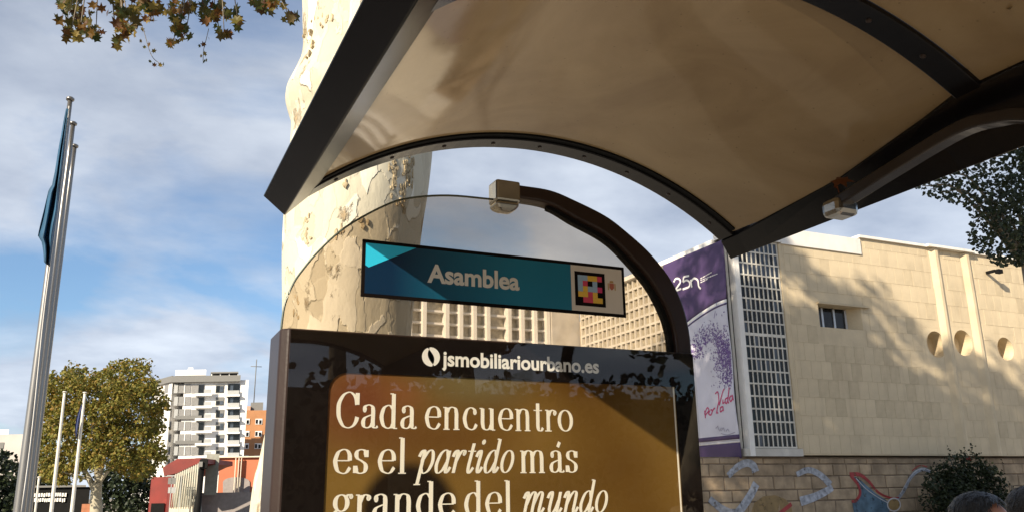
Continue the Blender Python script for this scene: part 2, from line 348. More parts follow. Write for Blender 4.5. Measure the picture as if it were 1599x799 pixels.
mb = MB(); mb.sweep(sqtube(ap, (0.026, 0.018), (1, 0, 0))); arm2 = P(mb, 'support_arm', mat('bronze_anodised', (0.045, 0.036, 0.032), 0.2, 0.3, var=0.2, vscale=8, bump=0.02, bscale=80), sh, bevel=0.006)
c0 = onX(1311, 325, XA)
mb = MB(); mb.box((c0.x-0.038, c0.y-0.035, c0.z-0.03), (c0.x+0.052, c0.y+0.045, c0.z+0.03)); P(mb, 'end_cap', steel, arm2, bevel=0.018)
mb = MB(); mb.box((XA-0.04, -2.34, 0.12), (XA+0.04, -2.26, arch(XA)-0.002)); P(mb, 'post', paint, sh, bevel=0.006)
mb = MB(); mb.box((XA-0.006, -2.1, 0.45), (XA+0.006, 0.60, 2.30)); P(mb, 'rear_glass', glassmat('clear_glass', (0.9, 0.92, 0.9), 0.04), sh, recalc=True)

# --- glass end panel
glass_tint = glassmat('dusty_tinted_glass', (0.815, 0.765, 0.705), 0.035, (0.60, 0.52, 0.38), refl=0.6)
lpts = [(436, 545), (440, 505), (445, 475), (456, 447), (470, 425), (500, 390), (540, 355), (600, 322), (640, 310), (700, 306), (770, 312)]
outer = [(804, 293), (853, 301), (892, 317), (938, 340), (969, 363), (1008, 398), (1039, 437), (1058, 476), (1069, 520), (1074, 575)]
inner = [(804, 318), (853, 328), (892, 350), (938, 375), (969, 402), (1008, 448), (1031, 491), (1040, 520), (1043, 542), (1046, 580)]
mid = [((a[0]+b[0])/2, (a[1]+b[1])/2) for a, b in zip(outer, inner)]
Lg = catmull([onY(a, b, YG) for a, b in lpts], 5); Mg = catmull([onY(a, b, YG) for a, b in mid], 5)
poly = Lg+Mg
mb = MB(); mb.prism([(p.x, YG-0.004, p.z) for p in poly], (0, 0.008, 0)); gp = P(mb, 'glass_panel', glass_tint, sh)
edge = mat('glass_edge', (0.10, 0.13, 0.11), 0.3)
mb = MB(); mb.tube([Vector((p.x, YG, p.z+0.001)) for p in Lg], 0.0035, 6); P(mb, 'polished_edge', edge, gp)
Oc = catmull([onY(a, b, YG) for a, b in outer], 6); Ic = catmull([onY(a, b, YG) for a, b in inner], 6)
mb = MB(); rings = []
for o_, i_ in zip(Oc, Ic):
    i2 = o_+(i_-o_)*0.80
    rings.append([Vector((o_.x, YG-0.032, o_.z)), Vector((o_.x, YG+0.032, o_.z)), Vector((i2.x, YG+0.032, i2.z)), Vector((i2.x, YG-0.032, i2.z))])
mb.sweep(rings); arm1 = P(mb, 'support_arm', paint2, sh, bevel=0.007)
mb = MB(); rings = []
for o_, i_ in zip(Oc[6:], Ic[6:]):
    a = o_+(i_-o_)*0.805; b = o_+(i_-o_)*1.0
    rings.append([Vector((a.x, YG-0.013, a.z)), Vector((a.x, YG+0.013, a.z)), Vector((b.x, YG+0.013, b.z)), Vector((b.x, YG-0.013, b.z))])
mb.sweep(rings); P(mb, 'glazing_gasket', rubber, arm1)
ca, cb = onY(769, 329, YG), onY(805, 290, YG)
mb = MB(); mb.box((ca.x, YG-0.037, ca.z+0.028), (cb.x+0.002, YG+0.037, cb.z+0.002))
cx, cw = (ca.x+cb.x)/2, (cb.x-ca.x)/2
rg = []
for i in range(5):
    a = i/4*math.pi/2; s_ = math.cos(a)*0.75+0.25; rg.append([(cx-cw*s_, YG-0.036*s_, ca.z+0.0275-0.030*math.sin(a)), (cx+cw*s_, YG-0.036*s_, ca.z+0.0275-0.030*math.sin(a)), (cx+cw*s_, YG+0.036*s_, ca.z+0.0275-0.030*math.sin(a)), (cx-cw*s_, YG+0.036*s_, ca.z+0.0275-0.030*math.sin(a))])
mb.sweep(rg); P(mb, 'end_cap', steel, arm1, bevel=0.008)

# --- stop name sign
ysg = YG-0.0075
A_, B_ = onY(563, 462.3, ysg), onY(974.5, 424, ysg)
sx0, sx1, sz0, sz1 = A_.x, B_.x, A_.z, A_.z+0.180
mb = MB(); mb.box((sx0, ysg, sz0), (sx1, ysg+0.003, sz1)); sign = P(mb, 'stop_sign', blackprint, sh, bevel=0.002)
sign['label'] = 'blue stop name sign reading Asamblea'
bl = bpy.data.materials.new('blue_shade_gradient'); bl.use_nodes = True; t = bl.node_tree; b = t.nodes['Principled BSDF']; b.inputs['Roughness'].default_value = 0.3
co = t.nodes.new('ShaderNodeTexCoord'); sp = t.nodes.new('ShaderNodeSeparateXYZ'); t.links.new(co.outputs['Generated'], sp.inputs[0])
rp = t.nodes.new('ShaderNodeValToRGB'); rp.color_ramp.elements[0].position = 0.12; rp.color_ramp.elements[0].color = (0.002, 0.02, 0.055, 1); rp.color_ramp.elements[1].position = 0.72; rp.color_ramp.elements[1].color = (0.012, 0.16, 0.25, 1)  # shade and reflection painted in: navy at left to teal at right
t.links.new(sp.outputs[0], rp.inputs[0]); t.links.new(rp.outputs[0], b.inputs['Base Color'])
fr = 0.0115; xs_ = onY(892, 450, ysg).x
yq = ysg-0.0006
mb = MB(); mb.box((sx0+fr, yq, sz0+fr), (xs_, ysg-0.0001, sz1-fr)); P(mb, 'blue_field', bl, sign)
mb = MB(); mb.prism([(sx0+fr, yq-0.0006, sz1-fr), (sx0+fr, yq-0.0006, sz0+0.098), (sx0+0.022, yq-0.0006, sz0+0.092), (sx0+0.172, yq-0.0006, sz1-fr)], (0, 0.0005, 0)); P(mb, 'sun_patch', mat('sunlit_cyan', (0.03, 0.52, 0.78), 0.3, var=0.03), sign)  # patch of sunlight painted as a bright cyan triangle
mb = MB(); mb.box((xs_, yq, sz0+fr), (sx1-fr, ysg-0.0001, sz1-fr)); P(mb, 'tag_field', tan_print, sign)
x0 = onY(667, 440, ysg).x; x1 = onY(811, 450, ysg).x
textmesh('lettering', 'Asamblea', grey_letters, sign, (x0, yq-0.0012, sz0+0.064), x1-x0, bold=0.03)
tx0 = onY(898, 460, ysg).x; tw = 0.118; tz0 = sz0+0.03
mb = MB(); mb.box((tx0, yq-0.0008, tz0), (tx0+tw, yq-0.0001, tz0+tw)); P(mb, 'tag_square', blackprint, sign)
tagcols = {'y': (0.75, 0.45, 0.05), 'r': (0.62, 0.05, 0.10), 'b': (0.30, 0.42, 0.55), 'm': (0.55, 0.03, 0.12), 'n': (0.05, 0.03, 0.10)}
tmats = {k_: mat('tag_'+k_, c, 0.5, var=0.05) for k_, c in tagcols.items()}
for j, row in enumerate(['bbyyr', 'brnbn', 'bybbm', 'yyryn', 'nrryy']):
    for i, ch in enumerate(row):
        if ch == 'n': continue
        s_ = tw*0.8/5; xa = tx0+tw*0.1+i*s_; zb = tz0+tw*0.9-(j+1)*s_
        mb = MB(); mb.box((xa, yq-0.0013, zb), (xa+s_*0.985, yq-0.0009, zb+s_*0.985)); P(mb, 'tag_cell', tmats[ch], sign)
# small red crest beside the coloured tag, faint line of print above it
ex = tx0+tw+0.027; ez = sz0+0.105
mb = MB(); mb.prism([(ex-0.009, yq-0.0007, ez+0.012), (ex+0.009, yq-0.0007, ez+0.012), (ex+0.009, yq-0.0007, ez-0.004), (ex, yq-0.0007, ez-0.013), (ex-0.009, yq-0.0007, ez-0.004)], (0, 0.0005, 0)); P(mb, 'crest', mat('crest_red', (0.42, 0.12, 0.07), 0.5), sign)
mb = MB()
for s_ in (-1, 1): mb.box((ex+s_*0.0135-0.002, yq-0.0007, ez-0.012), (ex+s_*0.0135+0.002, yq-0.0002, ez+0.012))
mb.prism([(ex-0.008, yq-0.0007, ez+0.0135), (ex+0.008, yq-0.0007, ez+0.0135), (ex+0.006, yq-0.0007, ez+0.021), (ex-0.006, yq-0.0007, ez+0.021)], (0, 0.0005, 0))
P(mb, 'crest', mat('crest_gold', (0.45, 0.27, 0.10), 0.5), sign)

# --- advertising box
BX0, BX1, BZ = 0.413, 1.80, 2.106
mb = MB(); mb.prism([(BX0, YP+0.012, 0.12), (BX1, YP+0.012, 0.12), (BX1+0.004, YP+0.03, 0.12), (BX1+0.004, 2.60, 0.12), (0.391, 2.60, 0.12), (0.391, YP+0.034, 0.12)], (0, 0, BZ-0.12))
box = P(mb, 'advertising_box', paint2, sh, bevel=0.006); box['label'] = 'advertising box with lit brown poster behind glass'
# door glass and printed mask
mb = MB(); mb.box((BX0+0.002, YP, 0.35), (BX1-0.002, YP+0.005, BZ-0.004)); P(mb, 'door_glass', glassmat('poster_glass', (0.96, 0.96, 0.95), 0.0, (0.5, 0.45, 0.4), refl=0.85), box)
PX0 = 0.531; PX1 = 1.714; PZ1 = 1.985; PZ0 = 0.50; rr = 0.055
ins = [(PX0, PZ0), (PX1, PZ0), (PX1, PZ1)]+[(PX0+rr-rr*math.sin(a), PZ1-rr+rr*math.cos(a)) for a in [i*math.pi/16 for i in range(9)]]
mb = MB(); ym = YP+0.007
def ringface(mb, pts, x0, x1, z0, z1, y):
    vs = [(x, y, z) for x, z in pts]; n = len(pts)
    ov = []
    for x, z in pts:
        fx = (x-(PX0+PX1)/2)/((PX1-PX0)/2); fz = (z-(PZ0+PZ1)/2)/((PZ1-PZ0)/2)
        if abs(fx) >= abs(fz): ov.append((x1 if fx > 0 else x0, y, z))
        else: ov.append((x, y, z1 if fz > 0 else z0))
    return vs, ov
# mask as four bars plus a filled corner
mb.box((BX0+0.004, ym, 0.352), (PX0, ym+0.003, BZ-0.006)); mb.box((PX1, ym, 0.352), (BX1-0.004, ym+0.003, BZ-0.006))
mb.box((PX0, ym, PZ1), (PX1, ym+0.003, BZ-0.006)); mb.box((PX0, ym, 0.352), (PX1, ym+0.003, PZ0))
cor = [(PX0, ym, PZ1)]+[(PX0+rr-rr*math.sin(a), ym, PZ1-rr+rr*math.cos(a)) for a in [i*math.pi/20 for i in range(11)]]
mb.prism(cor, (0, 0.003, 0)); P(mb, 'mask', blackprint, box)
lx0 = onY(690, 565, ym).x; lx1 = onY(935, 573, ym).x; lz = onY(690, 566, ym).z
lz = 2.0195
textmesh('header_lettering', 'jsmobiliariourbano.es', white_print, box, (lx0, ym-0.0009, lz), lx1-lx0, bold=0.028)
# round two-leaf logo
qx = onY(673, 550, ym).x; qz = lz+0.024; mb = MB()
for sg in (1, -1):
    pts = []
    for i in range(13):
        a = math.pi*0.62+i/12*math.pi*0.95; pts.append((qx+sg*0.0285*math.cos(a), ym-0.0009, qz+sg*0.029*math.sin(a)))
    for i in range(8):
        tt = i/7; pts.append((qx+sg*(0.004+(-0.012)*tt+0.012*math.sin(tt*math.pi)), ym-0.0009, qz+sg*(-0.028+0.052*tt)))
    mb.prism(pts, (0, 0.0006, 0))
P(mb, 'logo', white_print, box)
# poster print
def postermat():
    m = bpy.data.materials.new('poster_print'); m.use_nodes = True; t = m.node_tree; b = t.nodes['Principled BSDF']; b.inputs['Roughness'].default_value = 0.55; b.inputs['Specular IOR Level'].default_value = 0.1
    co = t.nodes.new('ShaderNodeTexCoord')
    def blob(cx, cz, rx, rz, soft=1.0):
        mpn = t.nodes.new('ShaderNodeMapping'); mpn.vector_type = 'TEXTURE'; mpn.inputs['Location'].default_value = (cx, 0, cz); mpn.inputs['Scale'].default_value = (rx, 1e3, rz)
        t.links.new(co.outputs['Object'], mpn.inputs[0])
        ln = t.nodes.new('ShaderNodeVectorMath'); ln.operation = 'LENGTH'; t.links.new(mpn.outputs[0], ln.inputs[0])
        mr = t.nodes.new('ShaderNodeMapRange'); mr.interpolation_type = 'SMOOTHSTEP'; mr.inputs[1].default_value = 1; mr.inputs[2].default_value = 1-soft; mr.inputs[3].default_value = 0; mr.inputs[4].default_value = 1
        t.links.new(ln.outputs['Value'], mr.inputs[0]); return mr.outputs[0]
    nz = t.nodes.new('ShaderNodeTexNoise'); nz.inputs['Scale'].default_value = 1.8; nz.inputs['Detail'].default_value = 1.5; t.links.new(co.outputs['Object'], nz.inputs['Vector'])
    rp = t.nodes.new('ShaderNodeValToRGB'); rp.color_ramp.elements[0].position = 0.35; rp.color_ramp.elements[0].color = (0.10, 0.045, 0.007, 1); rp.color_ramp.elements[1].position = 0.65; rp.color_ramp.elements[1].color = (0.215, 0.125, 0.030, 1)
    t.links.new(nz.outputs[0], rp.inputs[0]); cur = rp.outputs[0]
    x = PX0; 
    for (fac, col, args) in [(0.85, (0.16, 0.045, 0.022), (0.62, 1.90, 0.30, 0.22, 1.0)), (0.8, (0.17, 0.135, 0.06), (0.98, 1.98, 0.28, 0.13, 0.9)), (0.75, (0.12, 0.05, 0.012), (0.85, 1.80, 0.45, 0.14, 1.0)), (0.6, (0.22, 0.085, 0.03), (0.75, 1.93, 0.10, 0.06, 1.0)), (0.97, (0.010, 0.006, 0.004), (0.775, 1.60, 0.165, 0.155, 0.3)), (0.6, (0.10, 0.05, 0.010), (1.25, 1.62, 0.3, 0.2, 1.0))]:
        mxn = t.nodes.new('ShaderNodeMix'); mxn.data_type = 'RGBA'; mxn.inputs[7].default_value = (*col, 1)
        mu = t.nodes.new('ShaderNodeMath'); mu.operation = 'MULTIPLY'; mu.inputs[1].default_value = fac; t.links.new(blob(*args), mu.inputs[0])
        t.links.new(mu.outputs[0], mxn.inputs[0]); t.links.new(cur, mxn.inputs[6]); cur = mxn.outputs[2]
    t.links.new(cur, b.inputs['Base Color']); return m
mb = MB(); mb.box((PX0-0.01, YP+0.0105, PZ0-0.01), (PX1+0.01, YP+0.0115, PZ1+0.01))
po = P(mb, 'poster', postermat(), box)
# bright edge of the print on the rear side
mb = MB(); mb.box((PX1-0.009, YP+0.0098, PZ0), (PX1-0.003, YP+0.0102, PZ1-0.0)); P(mb, 'print_edge', cream_print, box)

# --- high-contrast serif lettering drawn with an expanding pen
def ell(cx, cy, rx, ry, a0=0, a1=360, n=28):
    return [(cx+rx*math.cos(R(a0+(a1-a0)*i/n)), cy+ry*math.sin(R(a0+(a1-a0)*i/n))) for i in range(n+1)]
def sm(*p): return [(v.x, v.y) for v in catmull([Vector((a, b, 0)) for a, b in p], 7)]
TH, TN = 0.205, 0.05
def ser(x, y, w=0.17): return [(x-w, y), (x+w, y)]
GL = {  # glyph: (advance, strokes)
 'o': (1.0, [ell(.5, .5, .37, .49)]),
 'e': (.93, [[(.15, .53), (.80, .53)], sm((.80, .53), (.78, .78), (.66, .95), (.48, .99), (.27, .88), (.15, .62), (.14, .42), (.25, .12), (.48, .005), (.66, .05), (.82, .25))]),
 'c': (.88, [sm((.72, .74), (.66, .91), (.48, .99), (.27, .88), (.15, .62), (.14, .40), (.25, .12), (.48, .005), (.66, .06), (.79, .25)), ell(.70, .78, .045, .06)]),
 'a': (.93, [sm((.20, .76), (.24, .92), (.42, .99), (.58, .92), (.63, .76), (.63, .5), (.63, .22), (.67, .05), (.78, .015), (.88, .08)), sm((.63, .58), (.42, .52), (.22, .42), (.14, .24), (.20, .06), (.36, .01), (.52, .09), (.63, .26)), ell(.21, .77, .04, .055)]),
 'd': (1.06, [[(.74, 1.5), (.74, .0)], [(.56, 1.5), (.74, 1.5)], [(.74, .0), (.94, .0)], sm((.73, .80), (.60, .95), (.46, .99), (.26, .88), (.15, .62), (.14, .40), (.24, .12), (.44, .005), (.62, .06), (.73, .22))]),
 'n': (1.12, [[(.26, .97), (.26, 0)], [(.08, .97), (.26, .97)], ser(.26, 0), sm((.27, .72), (.40, .92), (.56, .99), (.74, .92), (.80, .70), (.80, .40), (.80, 0)), ser(.80, 0)]),
 'm': (1.68, [[(.26, .97), (.26, 0)], [(.08, .97), (.26, .97)], ser(.26, 0), sm((.27, .72), (.40, .92), (.54, .99), (.70, .92), (.76, .70), (.76, .40), (.76, 0)), ser(.76, 0), sm((.77, .72), (.90, .92), (1.06, .99), (1.22, .92), (1.28, .70), (1.28, .4), (1.28, 0)), ser(1.28, 0)]),
 'u': (1.10, [[(.08, .97), (.26, .97)], sm((.25, .97), (.25, .6), (.25, .28), (.32, .07), (.48, .005), (.64, .08), (.76, .28)), [(.77, .97), (.77, 0)], [(.60, .97), (.77, .97)], [(.77, 0), (.96, 0)]]),
 't': (.66, [[(.30, 1.28), (.30, .9)], sm((.30, .9), (.30, .5), (.30, .2), (.36, .03), (.48, .01), (.60, .14)), [(.06, .95), (.56, .95)]]),
 'r': (.80, [[(.26, .97), (.26, 0)], [(.08, .97), (.26, .97)], ser(.26, 0, .2), sm((.27, .66), (.38, .88), (.52, .98), (.66, .92), (.68, .80)), ell(.66, .84, .045, .06)]),
 's': (.80, [sm((.64, .72), (.56, .94), (.38, .99), (.22, .92), (.17, .77), (.24, .62), (.42, .52), (.58, .40), (.63, .24), (.56, .07), (.38, .005), (.22, .07), (.14, .28)), [(.645, .97), (.645, .68)], [(.135, .32), (.135, .02)]]),
 'l': (.56, [[(.28, 1.5), (.28, 0)], [(.10, 1.5), (.28, 1.5)], ser(.28, 0, .19)]),
 'g': (.98, [ell(.42, .66, .27, .33), sm((.62, .90), (.74, .99), (.86, .95)), ell(.85, .92, .04, .05), sm((.27, .40), (.16, .28), (.18, .14), (.34, .08), (.62, .05), (.80, -.08), (.80, -.26), (.62, -.44), (.38, -.47), (.14, -.38), (.10, -.20), (.26, .02))]),
 'C': (1.28, [sm((1.10, .98), (1.04, 1.24), (.88, 1.44), (.68, 1.51), (.42, 1.38), (.22, 1.05), (.19, .74), (.24, .40), (.44, .08), (.70, -.005), (.92, .08), (1.06, .26), (1.12, .46)), [(1.11, 1.49), (1.11, .98)]]),
 'P': (1.0, [sm((.02, .70), (.10, .92), (.22, .98), (.27, .84), (.24, .5)), [(.26, .97), (.26, -.48)], ser(.26, -.48, .19), sm((.27, .20), (.38, .04), (.52, .0), (.72, .12), (.83, .38), (.84, .60), (.76, .88), (.62, .99), (.44, .88), (.27, .58))]),
 'A': (.98, [sm((.70, .72), (.60, .94), (.46, .99), (.26, .84), (.14, .50), (.14, .26), (.24, .04), (.38, .01), (.56, .16), (.70, .46)), sm((.72, .97), (.72, .5), (.72, .18), (.77, .02), (.86, .06), (.97, .26))]),
 'E': (.80, [sm((.02, .70), (.10, .92), (.22, .98), (.26, .84), (.25, .4), (.25, 0)), sm((.26, .50), (.38, .80), (.52, .97), (.66, .96), (.68, .84)), ell(.66, .86, .045, .06)]),
 'T': (.60, [sm((.32, 1.3), (.30, .8), (.28, .3), (.32, .05), (.42, .01), (.58, .24)), [(.06, .95), (.55, .95)]]),
 'I': (.56, [sm((.04, .70), (.12, .92), (.24, .98), (.28, .84), (.26, .5), (.25, .18), (.30, .02), (.40, .04), (.52, .26)), ell(.30, 1.36, .055, .06)]),
 'D': (1.0, [sm((.70, .72), (.60, .94), (.46, .99), (.26, .84), (.14, .50), (.14, .26), (.24, .04), (.38, .01), (.56, .16), (.70, .46)), sm((.72, 1.5), (.72, .9), (.72, .5), (.72, .18), (.77, .02), (.86, .06), (.97, .26)), [(.55, 1.5), (.72, 1.5)]]),
 'O': (.92, [ell(.46, .5, .32, .49)]),
 'M': (1.5, [sm((.02, .70), (.10, .92), (.20, .98), (.25, .84), (.24, .4), (.24, 0)), sm((.25, .40), (.38, .78), (.54, .98), (.66, .94), (.69, .78), (.68, .4), (.68, 0)), sm((.69, .40), (.82, .78), (.98, .98), (1.11, .93), (1.14, .76), (1.12, .40), (1.11, .18), (1.16, .02), (1.26, .05), (1.40, .28))]),
 'U': (1.06, [sm((.02, .70), (.10, .92), (.22, .98), (.27, .84), (.25, .5), (.25, .2), (.34, .01), (.48, .03), (.64, .25), (.74, .6)), sm((.76, .97), (.76, .5), (.75, .18), (.80, .02), (.90, .05), (1.02, .26))]),
 'N': (1.06, [sm((.02, .70), (.10, .92), (.20, .98), (.25, .84), (.24, .4), (.24, 0)), sm((.25, .40), (.40, .78), (.58, .98), (.72, .94), (.76, .78), (.75, .4), (.74, .18), (.79, .02), (.89, .05), (1.02, .28))]),
 "'": (0, [[(-.40, 1.16), (-.28, 1.40)]]),
 ' ': (.36, []),
}
def serif_line(name, runs, x0, x1, z, xh, m, parent, y):
    """runs: list of (text, italic)"""
    tot = 0; seq = []
    for txt, it in runs:
        for ch in txt:
            adv, st = GL[ch]; seq.append((tot, st, it)); tot += adv*(0.86 if it else 1.0)
    sx = (x1-x0)/(tot-0.16); mb = MB(); k_ = 0
    for ox, st, it in seq:
        for s_ in st:
            k_ += 1; yy = y-0.00012*(k_ % 5); L_, R_ = [], []
            pts = [(p[0]*(0.86 if it else 1), p[1]) for p in s_]
            n = len(pts); closed = math.dist(pts[0], pts[-1]) < 1e-6
            for i, p in enumerate(pts):
                if closed: a, b = pts[(i-1) % (n-1)], pts[(i+1) % (n-1)]
                else: a, b = pts[max(i-1, 0)], pts[min(i+1, n-1)]
                d = Vector((b[0]-a[0], b[1]-a[1])); 
                if d.length < 1e-9: d = Vector((0, 1))
                d.normalize(); nn_ = Vector((-d.y, d.x))
                th = TH*(0.82 if it else 1)
                w = (TN+(th-TN)*abs(d.y)**2.2)/2
                if n > 4 and closed and abs(max(q[0] for q in pts)-min(q[0] for q in pts)) < 0.15: w = 0.055
                for lst, sg in ((L_, 1), (R_, -1)):
                    qx_, qz_ = p[0]+nn_.x*w*sg, p[1]+nn_.y*w*sg
                    if it: qx_ += 0.27*qz_
                    lst.append((x0+(ox-0.08+qx_)*sx, yy, z+qz_*xh))
            vs = L_+R_; mb.add(vs, [(i, i+1, n+i+1, n+i) for i in range(n-1)])
    return P(mb, name, m, parent, recalc=False)
yt = YP+0.0100
def tline(pa, pb): return onY(*pa, yt), onY(*pb, yt)
xh = 0.066
for runs, pa, pb, z in [([('Cada encuentro', False)], (524, 665), (894, 674), None), ([('es el ', False), ('PAETIDO', True), (" ma's", False)], (521, 738), (902, 737), None), ([('grande del ', False), ('MUNDO', True)], (520, 806), (945, 803), None)]:
    a, b = tline(pa, pb); serif_line('poster_lettering', runs, a.x, b.x, (a.z+b.z)/2, xh, cream_print, box, yt)
# flush lower bits of the box: plinth
mb = MB(); mb.box((BX0+0.03, YP+0.03, 0.10), (BX1-0.03, 2.58, 0.34)); P(mb, 'plinth', paint, box)
# bench between the posts, out of frame
mb = MB(); mb.box((1.45, -1.6, 0.52), (1.85, 0.3, 0.57)); bs = P(mb, 'bench_seat', steel, sh, bevel=0.01)
for yy in (-1.4, 0.1):
    mb = MB(); mb.box((1.6, yy, 0.12), (1.7, yy+0.06, 0.52)); P(mb, 'bench_leg', paint, sh)

# ------------------------------------------------------------------ plane tree trunk behind the shelter
def barkmat():
    m = bpy.data.materials.new('plane_bark'); m.use_nodes = True; t = m.node_tree; b = t.nodes['Principled BSDF']; b.inputs['Roughness'].default_value = 0.85
    co = t.nodes.new('ShaderNodeTexCoord'); mpn = t.nodes.new('ShaderNodeMapping'); mpn.inputs['Scale'].default_value = (1, 1, 0.5); t.links.new(co.outputs['Object'], mpn.inputs[0])
    nd = t.nodes.new('ShaderNodeTexNoise'); nd.inputs['Scale'].default_value = 6; nd.inputs['Detail'].default_value = 5; t.links.new(mpn.outputs[0], nd.inputs['Vector'])
    av = t.nodes.new('ShaderNodeVectorMath'); av.operation = 'MULTIPLY_ADD'; av.inputs[1].default_value = (0.22, 0.22, 0.22); t.links.new(nd.outputs['Color'], av.inputs[0]); t.links.new(mpn.outputs[0], av.inputs[2])
    vo = t.nodes.new('ShaderNodeTexVoronoi'); vo.inputs['Scale'].default_value = 15; t.links.new(av.outputs[0], vo.inputs['Vector'])
    sp = t.nodes.new('ShaderNodeSeparateColor'); t.links.new(vo.outputs['Color'], sp.inputs[0])
    vo.feature = 'SMOOTH_F1'; vo.inputs['Smoothness'].default_value = 0.12
    rp = t.nodes.new('ShaderNodeValToRGB'); el = rp.color_ramp
    el.elements[0].position = 0.0; el.elements[0].color = (0.50, 0.46, 0.355, 1); el.elements[1].position = 1; el.elements[1].color = (0.80, 0.77, 0.66, 1)
    for p_, c in ((0.3, (0.58, 0.54, 0.42, 1)), (0.74, (0.62, 0.58, 0.46, 1)), (0.82, (0.72, 0.69, 0.58, 1))):
        e = el.elements.new(p_); e.color = c
    t.links.new(sp.outputs[0], rp.inputs[0])
    n2_ = t.nodes.new('ShaderNodeTexNoise'); n2_.inputs['Scale'].default_value = 7.5; n2_.inputs['Detail'].default_value = 10; n2_.inputs['Roughness'].default_value = 0.65; t.links.new(mpn.outputs[0], n2_.inputs['Vector'])
    r2 = t.nodes.new('ShaderNodeValToRGB'); r2.color_ramp.elements[0].position = 0.60; r2.color_ramp.elements[0].color = (0, 0, 0, 1); r2.color_ramp.elements[1].position = 0.66; r2.color_ramp.elements[1].color = (1, 1, 1, 1); t.links.new(n2_.outputs[0], r2.inputs[0])
    mxn = t.nodes.new('ShaderNodeMix'); mxn.data_type = 'RGBA'; mxn.inputs[7].default_value = (0.40, 0.31, 0.19, 1); t.links.new(r2.outputs[0], mxn.inputs[0]); t.links.new(rp.outputs[0], mxn.inputs[6])
    t.links.new(mxn.outputs[2], b.inputs['Base Color'])
    n3 = t.nodes.new('ShaderNodeTexNoise'); n3.inputs['Scale'].default_value = 38; n3.inputs['Detail'].default_value = 6; t.links.new(mpn.outputs[0], n3.inputs['Vector'])
    m1 = t.nodes.new('ShaderNodeMath'); m1.operation = 'MULTIPLY_ADD'; m1.inputs[1].default_value = 0.35; t.links.new(n3.outputs[0], m1.inputs[0]); t.links.new(sp.outputs[0], m1.inputs[2])
    m2 = t.nodes.new('ShaderNodeMath'); m2.operation = 'MULTIPLY_ADD'; m2.inputs[1].default_value = 1.2; t.links.new(r2.outputs[0], m2.inputs[0]); t.links.new(m1.outputs[0], m2.inputs[2])
    bp = t.nodes.new('ShaderNodeBump'); bp.inputs['Strength'].default_value = 0.75; bp.inputs['Distance'].default_value = 0.012; t.links.new(m2.outputs[0], bp.inputs['Height']); t.links.new(bp.outputs[0], b.inputs['Normal'])
    return m
bark = barkmat()
greybark = mat('grey_bark', (0.26, 0.22, 0.16), 0.9, var=0.4, vscale=8, bump=0.6, bscale=25, stretch=(1, 1, 0.3))
ochre = [(0.085, 0.09, 0.018), (0.15, 0.16, 0.03), (0.24, 0.215, 0.04), (0.27, 0.165, 0.03), (0.15, 0.15, 0.03), (0.36, 0.30, 0.075)]
autumn = [(0.04, 0.055, 0.014), (0.085, 0.085, 0.018), (0.17, 0.075, 0.014), (0.08, 0.03, 0.012), (0.10, 0.10, 0.02), (0.33, 0.23, 0.05), (0.05, 0.065, 0.016)]
lm_autumn = leafmat('autumn_plane_leaf', autumn, 0.45)
lm_ochre = leafmat('olive_ochre_leaf', ochre, 0.3)
lm_dark = leafmat('dark_green_shade_leaf', [(0.012, 0.020, 0.010), (0.022, 0.034, 0.014), (0.030, 0.042, 0.016), (0.010, 0.016, 0.009)], 0.12)  # dark leaf colours; for the right-hand tree they stand in for shade

def plane_leaf(mb, c, nrm, size, rot, simple=False):
    nrm = Vector(nrm).normalized(); a = nrm.cross(Vector((0.3, 0.2, 1))).normalized(); b = nrm.cross(a)
    ca_, sa_ = math.cos(rot), math.sin(rot); a, b = a*ca_+b*sa_, b*ca_-a*sa_
    if simple: out_ = [(0, .55), (.42, .1), (.2, -.5), (-.2, -.5), (-.42, .1)]
    else: out_ = [(0, .62), (.13, .26), (.46, .34), (.30, .04), (.40, -.22), (.12, -.20), (0, -.48), (-.12, -.20), (-.40, -.22), (-.30, .04), (-.46, .34), (-.13, .26)]
    c = Vector(c); vs = [c+nrm*size*0.06]+[c+a*(p*size)+b*(q*size)-nrm*(size*0.10*(p*p+q*q)*3) for p, q in out_]
    n = len(out_); mb.add(vs, [(0, 1+i, 1+(i+1) % n) for i in range(n)])
def rnd_dir():
    while True:
        v = Vector((random.uniform(-1, 1), random.uniform(-1, 1), random.uniform(-1, 1)))
        if 0.05 < v.length < 1: return v.normalized()
def inframe(p, margin=25):
    x, y = px(p); return -margin < x < 1599+margin and -margin < y < 830
def crown(mb, cen, rad, nclump, per, size, csize, keep=None, simple=True, shell=0.55):
    cen = Vector(cen)
    for _ in range(nclump):
        d = rnd_dir(); rr_ = (shell+(1-shell)*random.random())*random.uniform(0.82, 1.05)
        c = cen+Vector((d.x*rad[0], d.y*rad[1], d.z*rad[2]))*rr_
        for _k in range(per):
            e = rnd_dir()*csize*random.random()**0.6; p = c+Vector((e.x, e.y, e.z*0.75))
            if keep and not keep(p): continue
            plane_leaf(mb, p, rnd_dir()+Vector((0, 0, 0.5)), size*random.uniform(0.7, 1.3), random.uniform(0, 6.28), simple)
def limbs(mb, base, cen, rad, n, r0, keep=None):
    base = Vector(base); cen = Vector(cen)
    for i in range(n):
        a = 2*math.pi*i/n+random.uniform(-.3, .3)
        e = cen+Vector((math.cos(a)*rad[0]*0.75, math.sin(a)*rad[1]*0.75, rad[2]*random.uniform(-.35, .7)))
        mpt = base.lerp(e, 0.5)+Vector((0, 0, -0.12*(e-base).length*random.uniform(-.3, 1)))
        pts = catmull([base, mpt, e], 7)
        if keep: 
            kk = len(pts)
            for j, p in enumerate(pts):
                if not keep(p): kk = j; break
            pts = pts[:kk]
            if len(pts) < 3: continue
        mb.tube(pts, [r0*(1-0.85*j/len(pts)) for j in range(len(pts))], 7)

